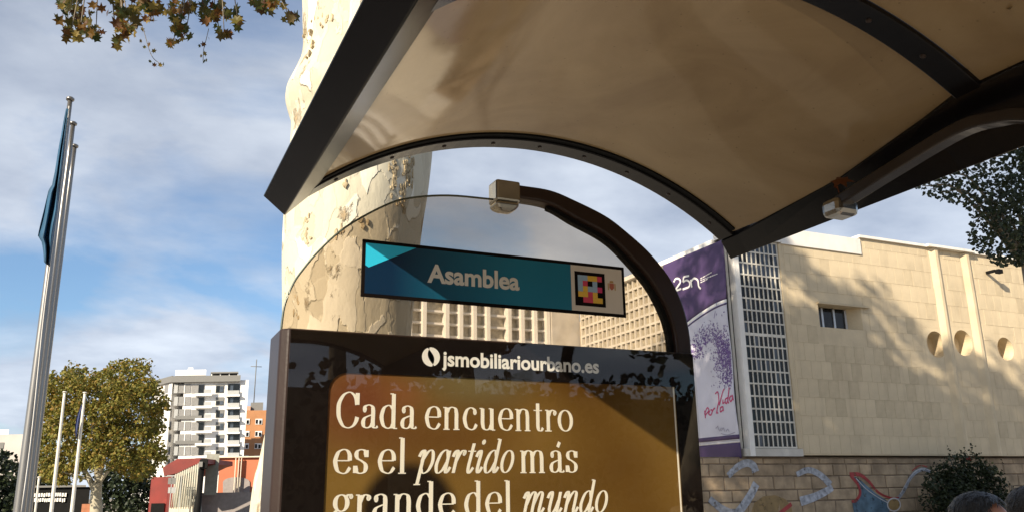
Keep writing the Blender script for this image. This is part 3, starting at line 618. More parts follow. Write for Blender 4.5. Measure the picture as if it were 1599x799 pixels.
YT = 3.62
tl_edge = [(799, 385, 652), (720, 402, 645), (650, 418, 641), (570, 432, 638), (510, 440, 638), (400, 441, 648), (340, 443, 656), (300, 447, 662), (250, 452, 667), (205, 455, 670), (185, 450, 672), (168, 447, 673), (150, 450, 674), (120, 465, 675), (90, 476, 676), (40, 477, 678), (0, 476, 682), (-60, 470, 690), (-150, 450, 700)]
ring = []
for (yy, l, r_) in tl_edge:
    a, b = onY(l, yy, YT), onY(r_, yy, YT)
    ring.append(((a+b)/2, (b-a).length/2*0.985))
ring = [(Vector((ring[0][0].x+0.02, YT, 0.08)), ring[0][1]*1.55), (Vector((ring[0][0].x+0.01, YT, 0.5)), ring[0][1]*1.25)]+ring
top = ring[-1][0].copy(); tr_ = ring[-1][1]
ring += [(top+Vector((0.02, 0.1, 0.6)), tr_*0.95), (top+Vector((-0.05, 0.2, 1.6)), tr_*0.8)]
pt = thing('plane_tree', 'thick mottled cream plane tree trunk rising behind the bus shelter', 'tree', (ring[0][0].x, YT, 0.08))
mb = MB(); n = 40; vs = []
cl = catmull([c for c, r_ in ring], 6)
rl = [v.x for v in catmull([Vector((r_, 0, 0)) for c, r_ in ring], 6)]
for i, (c, r_) in enumerate(zip(cl, rl)):
    for k_ in range(n):
        a = 2*math.pi*k_/n
        w = r_*(1+0.018*math.sin(3*a+c.z*1.3)+0.012*math.sin(5*a-c.z*3.1)+0.008*math.sin(9*a+c.z*7)) if True else r_
        vs.append((c.x+w*math.cos(a), c.y+w*math.sin(a), c.z))
m_ = len(cl)
mb.add(vs, [(i*n+k_, i*n+(k_+1) % n, (i+1)*n+(k_+1) % n, (i+1)*n+k_) for i in range(m_-1) for k_ in range(n)]+[tuple(range((m_-1)*n, m_*n))], True)
P(mb, 'trunk', bark, pt)
# scaly bark left on the trunk
flake = mat('old_bark_flake', (0.47, 0.38, 0.24), 0.9, var=0.35, vscale=20, bump=0.5, bscale=60)
def onTrunk(x, y):
    d = ray(x, y); best = None
    z_ = onY(x, y, YT-0.25).z
    j = min(range(m_), key=lambda q: abs(cl[q].z-z_)); c, r_ = cl[j], rl[j]
    A2 = d.x*d.x+d.y*d.y; B2 = -2*(d.x*c.x+d.y*c.y); C2 = c.x**2+c.y**2-(r_*1.006)**2
    D2 = B2*B2-4*A2*C2
    if D2 <= 0: return None
    t_ = (-B2-math.sqrt(D2))/(2*A2); p = CAM+d*t_; return p, Vector((p.x-c.x, p.y-c.y, 0)).normalized()
for (cx_, cy_, sx_, sy_, cnt) in [(472, 358, 10, 22, 34), (540, 288, 5, 5, 8), (615, 275, 6, 22, 20), (638, 262, 9, 22, 34), (630, 300, 8, 20, 18), (480, 60, 8, 30, 10), (530, 362, 9, 9, 8), (567, 345, 8, 9, 6), (500, 30, 14, 12, 10), (485, 120, 8, 8, 8), (462, 470, 7, 20, 6)]:
    for _ in range(cnt):
        q = onTrunk(random.gauss(cx_, sx_*0.6), random.gauss(cy_, sy_*0.6))
        if not q: continue
        p, nr = q; tg = Vector((-nr.y, nr.x, 0)); u_ = Vector((0, 0, 1)); w_ = random.uniform(.003, .009); h_ = random.uniform(.006, .024); th_ = random.uniform(.0005, .002)
        k5 = random.randint(5, 7)
        pts = [p+tg*(w_*math.cos(2*math.pi*i/k5)*random.uniform(.6, 1.1))+u_*(h_*math.sin(2*math.pi*i/k5)*random.uniform(.6, 1.1))-nr*0.012 for i in range(k5)]
        mb = MB(); mb.prism(pts, nr*(th_+0.012)); P(mb, 'bark_flake', flake, pt)
keepA = lambda p: not inframe(p)
mb = MB(); limbs(mb, cl[-1]-Vector((0, 0, 0.3)), (1.4, 4.4, 16), (5, 3.5, 4.5), 7, 0.17, keepA); P(mb, 'limb', greybark, pt)
mb = MB(); crown(mb, (-0.1, 5.6, 18.4), (6.8, 5.2, 5.9), 520, 30, 0.27, 0.75, keepA, shell=0.35); o = P(mb, 'crown', lm_autumn, pt, recalc=False); o['kind'] = 'stuff'

# ------------------------------------------------------------------ autumn plane tree whose low branch hangs into the picture
ta = thing('plane_tree', 'autumn plane tree with orange and green leaves on low hanging twigs', 'tree', (-5.6, 7.0, 0))
mb = MB(); tb = Vector((-5.6, 7.0, 0)); mb.tube(catmull([tb, tb+Vector((.05, .1, 3)), tb+Vector((.3, .2, 6)), tb+Vector((.9, .4, 9.5))], 8), [0.42-0.2*i/24 for i in range(25)], 18)
P(mb, 'trunk', bark, ta)
CA = Vector((-2.2, 9.4, 16.8)); RA = (6.4, 6.6, 6.6)
mb = MB(); limbs(mb, tb+Vector((.6, .3, 8)), CA, RA, 9, 0.16, keepA); P(mb, 'limb', greybark, ta)
mb = MB(); crown(mb, CA, RA, 520, 34, 0.26, 0.75, keepA, shell=0.3); o = P(mb, 'crown', lm_autumn, ta, recalc=False); o['kind'] = 'stuff'
# leaf meshes shared by the leaves one can tell apart
leafmeshes = []
for v_ in range(6):
    mb = MB(); plane_leaf(mb, (0, 0, 0), (0.05*v_-0.1, 1, 0.1), 1.0, v_*0.9)
    me = bpy.data.meshes.new('leaf'); me.from_pydata(mb.v, [], mb.f); me.materials.append(lm_autumn); leafmeshes.append(me)
def put_leaf(p, size, parent):
    o = bpy.data.objects.new('leaf', random.choice(leafmeshes)); C.objects.link(o); o.location = p
    o.rotation_euler = (random.uniform(-.9, .9), random.uniform(0, 6.28), random.uniform(-1.2, 1.2)); o.scale = (size,)*3
    return par(o, parent)
clus = [(118, 12, 36, 14, 22), (108, 24, 24, 14, 14), (125, 46, 24, 16, 26), (110, 55, 10, 10, 9), (150, 52, 12, 10, 10), (190, 12, 34, 14, 26), (200, 30, 22, 14, 20), (197, 50, 16, 14, 18), (182, 68, 5, 9, 5), (232, 10, 24, 14, 18), (233, 26, 9, 8, 8),
        (285, 14, 30, 14, 22), (280, 40, 16, 16, 20), (290, 52, 14, 10, 10), (270, 68, 8, 7, 6), (335, 12, 38, 12, 26), (345, 30, 30, 12, 22), (350, 50, 11, 8, 8), (372, 36, 9, 9, 6), (405, 4, 12, 6, 5), (428, 6, 28, 8, 14), (415, 17, 11, 7, 6), (452, 26, 12, 9, 9)]
mbt = MB(); root = tb+Vector((.9, .4, 9.5)); cnt_ = 0
hub = [onD(150, -120, 10.6), onD(330, -150, 10.6)]
mbt.tube(catmull([root, onD(20, -230, 9.6), hub[0], hub[1], onD(440, -90, 10.5)], 10), [0.075-0.05*i/40 for i in range(41)], 7)
for (cx_, cy_, rx_, ry_, nl) in clus:
    D_ = random.uniform(10.0, 11.2); c = onD(cx_, cy_, D_); h_ = hub[0] if cx_ < 240 else hub[1]
    mbt.tube(catmull([h_, h_.lerp(c, .55)+Vector((0, 0, .25)), c], 6), [0.022-0.017*i/12 for i in range(13)], 5)
    for _ in range(nl):
        a = random.uniform(0, 6.28); q = math.sqrt(random.random())
        p = onD(cx_+rx_*q*math.cos(a), cy_+ry_*q*math.sin(a), D_+random.uniform(-.35, .35))
        put_leaf(p, random.uniform(.11, .19), ta); cnt_ += 1
for tw, lv in (([(218, 30), (225, 50), (233, 78), (240, 92), (252, 101)], [(222, 46), (220, 64), (226, 74), (233, 70), (240, 80), (234, 96), (241, 102), (250, 102), (255, 101)]), ([(326, 45), (322, 62), (318, 78), (317, 95)], [(326, 60), (318, 70), (312, 72), (320, 84), (314, 88), (319, 96), (322, 94)])):
    mbt.tube(catmull([onD(a, b, 10.5) for a, b in tw], 6), 0.0045, 5)
    for a, b in lv: put_leaf(onD(a, b, 10.5+random.uniform(-.05, .05)), random.uniform(.05, .09), ta)
P(mbt, 'twig', greybark, ta)

# ------------------------------------------------------------------ trees behind the viewer and across the road (shade, reflections)
def bigtree(loc, h, rad, label, leaf, n=220, per=26, size=0.3, group=None, barkm=None, keep=None, lean=(0, 0)):
    t_ = thing('street_tree', label, 'tree', loc, group); b_ = Vector(loc)
    mb = MB(); tp = b_+Vector((lean[0], lean[1], h-rad[2]*1.1)); mb.tube(catmull([b_, b_.lerp(tp, .5)+Vector((.08, .05, 0)), tp], 6), [0.30-0.12*i/12 for i in range(13)], 12); P(mb, 'trunk', barkm or greybark, t_)
    cen = tp+Vector((0, 0, rad[2]*0.8))
    mb = MB(); limbs(mb, tp-Vector((0, 0, .4)), cen, rad, 8, 0.12, keep); P(mb, 'limb', barkm or greybark, t_)
    mb = MB(); crown(mb, cen, rad, n, per, size, 0.6, keep, shell=0.3); o = P(mb, 'crown', leaf, t_, recalc=False); o['kind'] = 'stuff'
    return t_
bigtree((7.3, -6.0, 0.12), 6.0, (2.6, 2.4, 2.2), 'leaning street tree mirrored in the poster glass', lm_dark, 260, 44, 0.13, lean=(1.0, 0.2))
bigtree((13.5, -13.0, 0.12), 8.0, (3.4, 3.2, 2.6), 'round street tree in front of the low brick hall', lm_dark, 130, 22, 0.28)
for q, (x_, y_, h_) in enumerate([(1.2, -13.0, 10.5), (4.6, -15.5, 11.0), (8.8, -17.5, 10.0)]):
    bigtree((x_, y_, 0.12), h_, (2.9, 2.6, 4.2), ['tall dark street tree at the end of the row behind the shelter', 'tall dark street tree in the middle of the row behind the shelter', 'tall dark street tree before the low brick hall corner'][q], lm_dark, 230, 26, 0.32)
bigtree((17.5, -15.0, 0.12), 9.5, (3.2, 3.0, 3.6), 'broad street tree at the far corner of the low brick hall', lm_dark, 200, 24, 0.30)
hg = thing('reflection_hedge', 'tall clipped dark green hedge added out of view to darken poster reflections', 'reflection_hedge', (4.5, -11.6, 0.12)); mb = MB()  # unseen leafy screen added to darken reflections in the poster glass
for _ in range(620):
    c = Vector((random.uniform(-4.5, 13.5), -11.6+random.uniform(-.5, .5), random.uniform(.3, 3.9)))
    for _k in range(14): plane_leaf(mb, c+rnd_dir()*.34, rnd_dir(), random.uniform(.12, .24), random.uniform(0, 6.28), True)
o = P(mb, 'foliage', lm_dark, hg, recalc=False); o['kind'] = 'stuff'
mb = MB(); mb.box((-4.5, -11.75, .12), (13.5, -11.45, 3.6)); P(mb, 'core', greybark, hg)
hall = thing('low_hall', 'low brick hall with flat roof across the square', 'building', (24, -22, 0))
mb = MB(); mb.box((10, -30, 0), (44, -22, 3.9)); P(mb, 'wall', mat('brown_brick', (0.30, 0.17, 0.10), 0.9, var=0.2, vscale=3), hall)
mb = MB(); mb.box((9.4, -30.5, 3.9), (44.6, -21.4, 4.3)); P(mb, 'roof', whitewash, hall)
for i in range(8):
    mb = MB(); mb.box((12+i*4, -21.995, 1.0), (14.4+i*4, -21.95, 2.9)); P(mb, 'window', darkglass, hall)

# tree on the right, its shade painted into dark leaf colours
re_ = thing('shade_tinted_tree', 'tree with shade-darkened leaf colour hanging over the stone wall beside the shelter roof', 'tree', (19.5, 12.5, 0.12))
rb = Vector((19.5, 12.5, 0.12)); mb = MB()
mb.tube(catmull([rb, rb+Vector((-.2, .1, 3)), rb+Vector((-.3, 0, 6.5))], 8), [0.26-0.1*i/16 for i in range(17)], 12)
P(mb, 'trunk', greybark, re_)
def in_right(p):
    x, y = px(p)
    if x > 1599+10: return True
    lim = [(240, 1480), (262, 1440), (285, 1425), (300, 1432), (318, 1490), (335, 1515), (350, 1522), (375, 1512), (392, 1528), (405, 1548), (414, 1560), (418, 1600)]
    if y < 240: return y < 215 or x > 1500
    if y > 416: return False
    for (y0, x0_), (y1, x1_) in zip(lim[:-1], lim[1:]):
        if y0 <= y <= y1: return x > x0_+(x1_-x0_)*(y-y0)/(y1-y0)+random.gauss(0, 6)
    return False
mb = MB(); tw_ = MB()
for _ in range(330):
    x, y = random.uniform(1425, 1720), random.uniform(170, 415); D_ = random.uniform(17.0, 20.5)
    if x < 1540 and random.random() < 0.45: continue
    c = onD(x, y, D_)
    for _k in range(34):
        p = c+rnd_dir()*0.48*random.random()**0.6
        if in_right(p): plane_leaf(mb, p, rnd_dir(), random.uniform(.06, .13), random.uniform(0, 6.28), True)
for (x, y) in [(1440, 290), (1470, 300), (1530, 320), (1560, 400), (1545, 385), (1520, 350), (1480, 270), (1590, 330), (1575, 370)]:
    e = onD(x, y, 18.8); tw_.tube(catmull([rb+Vector((-.3, 0, 6.3)), (rb+Vector((-.3, 0, 6.3))).lerp(e, .6)+Vector((0, 0, .7)), e], 8), [0.06-0.05*i/16 for i in range(17)], 5)
P(tw_, 'limb', greybark, re_); o = P(mb, 'crown', lm_dark, re_, recalc=False); o['kind'] = 'stuff'

# ------------------------------------------------------------------ stone hall on the right
YW, XB = 22.0, 18.15
hb = thing('stone_hall', 'tall windowless limestone hall with concrete window grid and round niches', 'building', (25, 24, 0))
def fill_wall(mb, x0, x1, z0, z1, holes, y, d):
    """rectangular wall with rectangular holes"""
    xs = sorted({x0, x1, *[h[0] for h in holes], *[h[1] for h in holes]}); zs = sorted({z0, z1, *[h[2] for h in holes], *[h[3] for h in holes]})
    for a, b in zip(xs[:-1], xs[1:]):
        za, zb_ = None, None; col = []
        for c, e in zip(zs[:-1], zs[1:]):
            if any(h[0] <= a and b <= h[1] and h[2] <= c and e <= h[3] for h in holes): continue
            if col and abs(col[-1][1]-c) < 1e-9: col[-1][1] = e
            else: col.append([c, e])
        for c, e in col: mb.box((a, y, c), (b, y+d, e))
win = (21.93, 23.95, 7.02, 7.84)
niches = [(27.6, 6.72, 0.50), (29.08, 6.86, 0.50), (31.45, 6.76, 0.46)]
sq = [(nx-nr-0.12, nx+nr+0.12, nz-nr-0.12, nz+nr+0.12) for nx, nz, nr in niches]
mb = MB(); fill_wall(mb, 20.55, 48, 2.66, 9.86, [win]+sq, YW, 0.5); fill_wall(mb, 24.3, 48, 9.862, 10.5, [], YW, 0.5)
mb.box((20.56, YW+0.62, 2.66), (48, 40, 9.8))
uw = P(mb, 'upper_wall', stone, hb)
# square plates with round openings and the niche behind
for (nx, nz, nr), (a, b, c, d) in zip(niches, sq):
    mb = MB(); n = 32; rim = [(nx+nr*math.cos(2*math.pi*i/n), nz+nr*math.sin(2*math.pi*i/n)) for i in range(n)]; q = nr+0.12
    outp = []
    for i in range(n):
        ca_, sa_ = math.cos(2*math.pi*i/n), math.sin(2*math.pi*i/n); s_ = q/max(abs(ca_), abs(sa_)); outp.append((nx+ca_*s_, nz+sa_*s_))
    vs = [(x, YW+0.003, z) for x, z in rim]+[(x, YW+0.003, z) for x, z in outp]+[(nx+(x-nx)*0.98, YW+0.56, nz+(z-nz)*0.98) for x, z in rim]
    fs = [(i, (i+1) % n, n+(i+1) % n, n+i) for i in range(n)]+[(i, (i+1) % n, 2*n+(i+1) % n, 2*n+i) for i in range(n)]+[tuple(range(2*n, 3*n))]
    mb.add(vs, fs); P(mb, 'round_niche', stone, hb, recalc=False)
# cladding slabs
SW, SH = 0.46, 0.62; slabs = 0; tmpl = {}
def slabmesh(w, h, m):
    key = (round(w, 3), round(h, 3), m.name)
    if key not in tmpl:
        mb = MB(); c = 0.004; d = 0.006
        mb.add([(0, 0, 0), (w, 0, 0), (w, 0, h), (0, 0, h), (c, -d, c), (w-c, -d, c), (w-c, -d, h-c), (c, -d, h-c)], [(4, 5, 6, 7), (0, 1, 5, 4), (1, 2, 6, 5), (2, 3, 7, 6), (3, 0, 4, 7)])
        me = bpy.data.meshes.new('stone_slab'); me.from_pydata(mb.v, [], mb.f); me.materials.append(m); tmpl[key] = me
    return tmpl[key]
pil = [28.2, 29.95]
restslab = MB(); row = 0; z = 2.70
stones = [stone]*5+[stone_dark]
rough_zone = lambda x, z: (24.0 < x < 28 and 7.6 < z < 9.0) or (21.5 < x < 27.5 and 3.6 < z < 6.2)
while z < 10.45:
    h = min(SH, 10.48-z)
    x = 20.62+(row % 2)*SW*0.5-SW*0.5
    while x < 36:
        x0_, x1_ = max(x, 20.6), x+SW; z0_, z1_ = z, z+h; x += SW
        if x0_ < 24.3 and z1_ > 9.84: z1_ = 9.84
        if z1_-z0_ < 0.1 or x1_-x0_ < 0.1: continue
        if any(x1_ > s_[0] and x0_ < s_[1] and z1_ > s_[2] and z0_ < s_[3] for s_ in sq): continue
        if x1_ > win[0]-0.02 and x0_ < win[1]+0.02 and z1_ > win[2]-.02 and z0_ < win[3]+.02: continue
        if any(abs((x0_+x1_)/2-p_) < SW*0.5+0.12 for p_ in pil): continue
        rz = rough_zone(x0_, z0_); mm = stone_dark if random.random() < (0.35 if rz else 0.06) else stone
        dz = random.uniform(0, 0.004)
        if slabs < 292 and 20.6 <= x0_ < 33.6 and (random.random() < 0.75 or rz):
            o = bpy.data.objects.new('stone_slab', slabmesh(x1_-x0_-0.004, z1_-z0_-0.004, mm)); C.objects.link(o); o.location = (x0_, YW-0.001-dz, z0_); par(o, uw); slabs += 1
        else:
            w_, h_ = x1_-x0_-0.004, z1_-z0_-0.004; c = .004; d = .006; yy = YW-.001-dz
            restslab.add([(x0_, yy, z0_), (x0_+w_, yy, z0_), (x0_+w_, yy, z0_+h_), (x0_, yy, z0_+h_), (x0_+c, yy-d, z0_+c), (x0_+w_-c, yy-d, z0_+c), (x0_+w_-c, yy-d, z0_+h_-c), (x0_+c, yy-d, z0_+h_-c)], [(4, 5, 6, 7), (0, 1, 5, 4), (1, 2, 6, 5), (2, 3, 7, 6), (3, 0, 4, 7)])
    z += h+0.0; row += 1
o = P(restslab, 'stone_slabs', stone, uw); o['kind'] = 'stuff'
# pilasters, coping, parapet
for p_ in pil:
    mb = MB(); mb.prism([(p_-0.30, YW-0.002, 2.66), (p_-0.08, YW-0.13, 2.66), (p_+0.06, YW-0.13, 2.66), (p_+0.30, YW-0.002, 2.66)], (0, 0, 7.82)); P(mb, 'pilaster', stone, hb)
mb = MB(); mb.box((24.25, YW-0.10, 10.502), (48, YW+0.6, 10.60)); mb.box((27.7, YW-0.22, 10.502), (30.3, YW-0.101, 10.60)); P(mb, 'coping', whitewash, hb)
mb = MB(); mb.box((20.5, YW-0.06, 9.862), (24.295, YW+0.6, 10.45)); P(mb, 'parapet', whitewash, hb)
mb = MB(); mb.box((31.0, YW-0.4, 9.75), (31.12, YW-0.02, 9.85)); mb.box((31.04, YW-0.55, 9.68), (31.3, YW-0.38, 9.84)); P(mb, 'floodlight', rubber, hb)
# window
mb = MB(); a, b, c, d = win
mb.add([(a, YW+0.48, c), (b-0.35, YW+0.48, c), (b-0.35, YW+0.48, d), (a, YW+0.48, d)], [(0, 1, 2, 3)]); wi = P(mb, 'window', rubber, hb)
mb = MB(); mb.prism([(b, YW+0.01, c), (b-0.002, YW+0.5, c), (b-0.34, YW+0.5, c)], (0, 0, d-c)); P(mb, 'reveal', stone, wi)
wpan = (b-0.35-a)/3
for i in range(3):
    mb = MB(); mb.box((a+i*wpan+0.05, YW+0.44, c+0.06), (a+(i+1)*wpan-0.05, YW+0.45, d-0.05)); P(mb, 'pane', blueglass if i == 0 else darkglass, wi)
for i in range(4):
    mb = MB(); mb.box((a+i*wpan-0.045+(0.045 if i == 0 else 0), YW+0.40, c+0.05), (a+i*wpan+0.045, YW+0.47, d-0.03)); P(mb, 'mullion', alu, wi)
mb = MB(); mb.box((a, YW+0.38, c), (b-0.36, YW+0.47, c+0.045)); P(mb, 'sill', whitewash, wi)
mb = MB(); mb.box((a-0.05, YW-0.10, d), (b+0.35, YW-0.016, d+0.07)); P(mb, 'lintel', stone_dark, wi)

# concrete window grid facing the street
GX0, GX1, GZ0, GZ1 = 18.62, 20.36, 2.90, 9.86
ncol, nrow = 9, 17
gr = thing('window_grid', 'white concrete window grid of dark glass panes beside the banner', 'window grid', (19.4, 22.2, 2.9))
cw_, ch_ = (GX1-GX0)/ncol, (GZ1-GZ0)/nrow
pane_m = []
for s_ in (darkglass, darkglass, blueglass): 
    mb = MB(); mb.box((0.02, 0, 0.03), (cw_-0.02, 0.015, ch_-0.03)); me = bpy.data.meshes.new('pane'); me.from_pydata(mb.v, [], mb.f); me.materials.append(s_); pane_m.append(me)
for i in range(ncol):
    for j in range(nrow):
        o = bpy.data.objects.new('pane', pane_m[2] if (j >= 14 and random.random() < .8) or random.random() < .1 else pane_m[0]); C.objects.link(o)
        o.location = (GX0+i*cw_, YW+0.07, GZ0+j*ch_); o.rotation_euler = (random.gauss(0, .012), 0, random.gauss(0, .012)); par(o, gr)
for i in range(ncol+1):
    mb = MB(); x = GX0+i*cw_; mb.box((x-0.019, YW+0.04, GZ0), (x+0.019, YW+0.11, GZ1)); P(mb, 'mullion', concrete_w, gr)
for j in range(nrow+1):
    mb = MB(); z = GZ0+j*ch_; th_ = 0.05 if j == 9 else 0.026; mb.box((GX0-0.03, YW+0.045, z-th_), (GX1+0.03, YW+0.125, z+th_)); P(mb, 'transom', concrete_w, gr)
mb = MB(); mb.box((18.36, YW-0.04, 2.62), (18.56, YW+0.26, 9.9)); P(mb, 'column', whitewash, gr)
mb = MB(); mb.box((18.2, YW-0.02, 2.62), (20.55, YW+0.5, 2.86)); P(mb, 'sill_beam', concrete, gr)
mb = MB(); mb.box((18.2, YW+0.3, 2.87), (20.54, YW+0.6, 9.9)); P(mb, 'backing', rubber, gr)
mb = MB(); mb.box((20.40, YW+0.0, 2.87), (20.545, YW+0.5, 9.86)); P(mb, 'jamb', stone, gr)
mb = MB(); mb.box((18.16, YW-0.05, 9.905), (20.49, YW+0.7, 10.1)); P(mb, 'coping', whitewash, gr)
# side of the grid that runs back along the banner
ws = thing('window_grid', 'pale concrete window grid wall running back behind the banner', 'window grid', (18.4, 27, 2.6))
mb = MB(); mb.box((XB+0.18, YW+0.62, 0), (XB+0.5, 32.4, 9.75)); P(mb, 'backing', mat('bronze_glazing', (0.46, 0.42, 0.33), 0.25, var=0.3), ws)
sc = 0.36; sr = (9.8-2.9)/17; ny = int((32.4-YW-0.3)/sc)
mb = MB()
for i in range(ny+1):
    y = YW+0.3+i*sc; mb.box((XB+0.08, y-0.045, 2.7), (XB+0.175, y+0.045, 9.78))
o = P(mb, 'mullions', concrete_w, ws); o['kind'] = 'stuff'
mb = MB()
for j in range(18): mb.box((XB+0.09, YW+0.25, 2.9+j*sr-0.045), (XB+0.17, 32.4, 2.9+j*sr+0.045))
o = P(mb, 'transoms', concrete_w, ws); o['kind'] = 'stuff'
mb = MB(); mb.box((XB-0.05, YW+0.72, 9.785), (XB+0.6, 32.6, 9.95)); P(mb, 'coping', whitewash, ws)
mb = MB(); mb.box((XB+0.06, YW+0.3, 0), (XB+0.6, 32.4, 2.69)); P(mb, 'plinth', concrete, ws)
# rear wing
rw = thing('rear_wing', 'pale concrete wing with tall vertical fins seen through the arched glass', 'building', (14, 33, 0))
WY = 32.8
mb = MB(); mb.box((16.9, WY-0.2, 0), (18.3, WY+1, 10.6)); mb.box((8.6, WY+0.5, 0), (16.9, WY+6, 10.5)); P(mb, 'wall', concrete, rw)
x = 9.2; i = 0
while x < 16.8:
    mb = MB(); mb.box((x-0.08, WY-0.1, 3.0), (x+0.08, WY+0.49, 10.45)); P(mb, 'fin', whitewash, rw); x += 0.62 if i % 4 != 3 else 1.0; i += 1
x = 9.2
for j in range(14):
    mb = MB(); zz = 3.2+j*0.52; mb.box((8.7, WY+0.12, zz), (16.88, WY+0.48, zz+0.09)); P(mb, 'transom', whitewash, rw)
mb = MB(); mb.box((8.7, WY+0.40, 3.0), (16.88, WY+0.495, 10.4)); P(mb, 'glazing', mat('bronze_glass', (0.62, 0.57, 0.46), 0.2, var=0.3), rw)

# rough stone base wall with graffiti
bw = thing('base_wall', 'rough stone block wall painted with graffiti under the hall', 'wall', (24, 22.2, 0))
mb = MB(); mb.box((13.5, YW+0.16, 0), (40, YW+0.6, 2.60)); core = P(mb, 'core', mortar, bw)
z = 0.05; row = 0
while z < 2.5:
    h = [0.40, 0.34, 0.44, 0.36, 0.42, 0.38, 0.36][row % 7]; h = min(h, 2.585-z)
    x = 13.5+random.uniform(0, .4)
    while x < 36:
        w_ = random.uniform(.55, 1.35); mb = MB(); j = lambda s=.012: random.uniform(-s, s); d = random.uniform(0.024, 0.036); c = 0.02
        x1_ = x+w_-0.022; z1_ = z+h-0.022; yb = YW+0.17
        mb.add([(x+j(), yb, z+j()), (x1_+j(), yb, z+j()), (x1_+j(), yb, z1_+j()), (x+j(), yb, z1_+j()), (x+c+j(), yb-d, z+c+j()), (x1_-c+j(), yb-d+j(), z+c+j()), (x1_-c+j(), yb-d+j(), z1_-c+j()), (x+c+j(), yb-d+j(), z1_-c+j())], [(4, 5, 6, 7), (0, 1, 5, 4), (1, 2, 6, 5), (2, 3, 7, 6), (3, 0, 4, 7)])
        P(mb, 'stone_block', blockm, bw); x += w_
    z += h; row += 1
YF = YW+0.128
silver = mat('silver_spray_paint', (0.40, 0.42, 0.47), 0.5, var=0.45, vscale=7); redp = mat('red_spray_paint', (0.42, 0.05, 0.05), 0.55, var=0.25, vscale=6); bluep = mat('blue_spray_paint', (0.14, 0.24, 0.33), 0.5, var=0.45, vscale=3); tanp = mat('tan_spray_paint', (0.36, 0.24, 0.10), 0.6, var=0.25, vscale=4); pinkw = mat('pale_spray_paint', (0.68, 0.66, 0.66), 0.5, var=0.15)
for m_ in (silver, redp, bluep, tanp): wear(m_)
def ribbon(name, m, pxs, wpx, y=YF, n=6):
    c = catmull([onY(a, b, y) for a, b in pxs], n); mb = MB(); L_ = []; R_ = []
    for i, p in enumerate(c):
        d = (c[min(i+1, len(c)-1)]-c[max(i-1, 0)]).normalized(); nr = Vector((-d.z, 0, d.x)); t_ = i/(len(c)-1)
        w_ = (wpx[0]+(wpx[1]-wpx[0])*t_) if isinstance(wpx, tuple) else wpx; w_ *= 0.0105
        L_.append(p+nr*w_); R_.append(p-nr*w_)
    k_ = len(c); mb.add(L_+R_, [(i, i+1, k_+i+1, k_+i) for i in range(k_-1)]); o = P(mb, name, m, bw); return o
def patch(name, m, pxs, y=YF):
    mb = MB(); mb.prism([onY(a, b, y) for a, b in pxs], (0, 0.002, 0)); return P(mb, name, m, bw)
ribbon('graffiti', silver, [(1137, 742), (1152, 728), (1166, 722), (1176, 726), (1180, 736)], (9, 14))
ribbon('graffiti', silver, [(1181, 754), (1172, 772), (1160, 790), (1150, 802)], 13, YF-0.0012)
ribbon('graffiti', silver, [(1108, 778), (1122, 790), (1140, 800), (1158, 800)], (10, 14), YF-0.0024)
ribbon('graffiti', silver, [(1244, 740), (1262, 733), (1280, 740), (1297, 756)], (8, 12))
ribbon('graffiti', silver, [(1250, 782), (1272, 775), (1294, 764), (1300, 760)], (14, 9), YF-0.0012)
ribbon('graffiti', redp, [(1236, 786), (1226, 794), (1216, 802)], 6, YF-0.0030)
patch('graffiti', tanp, [(1172, 803), (1178, 784), (1192, 774), (1210, 772), (1226, 778), (1236, 790), (1238, 803)], YF-0.0018)
patch('graffiti', bluep, [(1328, 742), (1340, 745), (1352, 756), (1368, 770), (1384, 780), (1390, 786), (1388, 804), (1334, 804), (1331, 784), (1340, 780), (1343, 770), (1340, 758)], YF-0.0012)
ribbon('graffiti', redp, [(1327, 740), (1342, 740), (1356, 750), (1372, 768), (1390, 776), (1404, 776)], (7, 2), YF-0.0027)
ribbon('graffiti', redp, [(1329, 742), (1340, 756), (1343, 770), (1336, 781), (1330, 782)], (6, 4), YF-0.0036)
ribbon('graffiti', pinkw, [(1337, 746), (1352, 762), (1370, 775), (1386, 784)], 1.2, YF-0.0042)
ribbon('graffiti', silver, [(1402, 778), (1412, 764), (1421, 746), (1432, 735), (1444, 732), (1456, 738)], (6, 6), YF-0.0015)
ribbon('graffiti', pinkw, [(1406, 770), (1416, 752), (1428, 736), (1440, 731), (1454, 734)], 1.2, YF-0.0036)
ribbon('graffiti', redp, [(1424, 734), (1436, 726), (1448, 728)], 1.6, YF-0.0030)
c_ = [(1396+10*math.cos(a), 787+10*math.sin(a)) for a in [i*math.pi/8 for i in range(17)]]
ribbon('graffiti', pinkw, c_, 2.2, YF-0.0030, 2); patch('graffiti', tanp, [(1396+9*math.cos(i*math.pi/8), 787+9*math.sin(i*math.pi/8)) for i in range(16)], YF-0.0018)

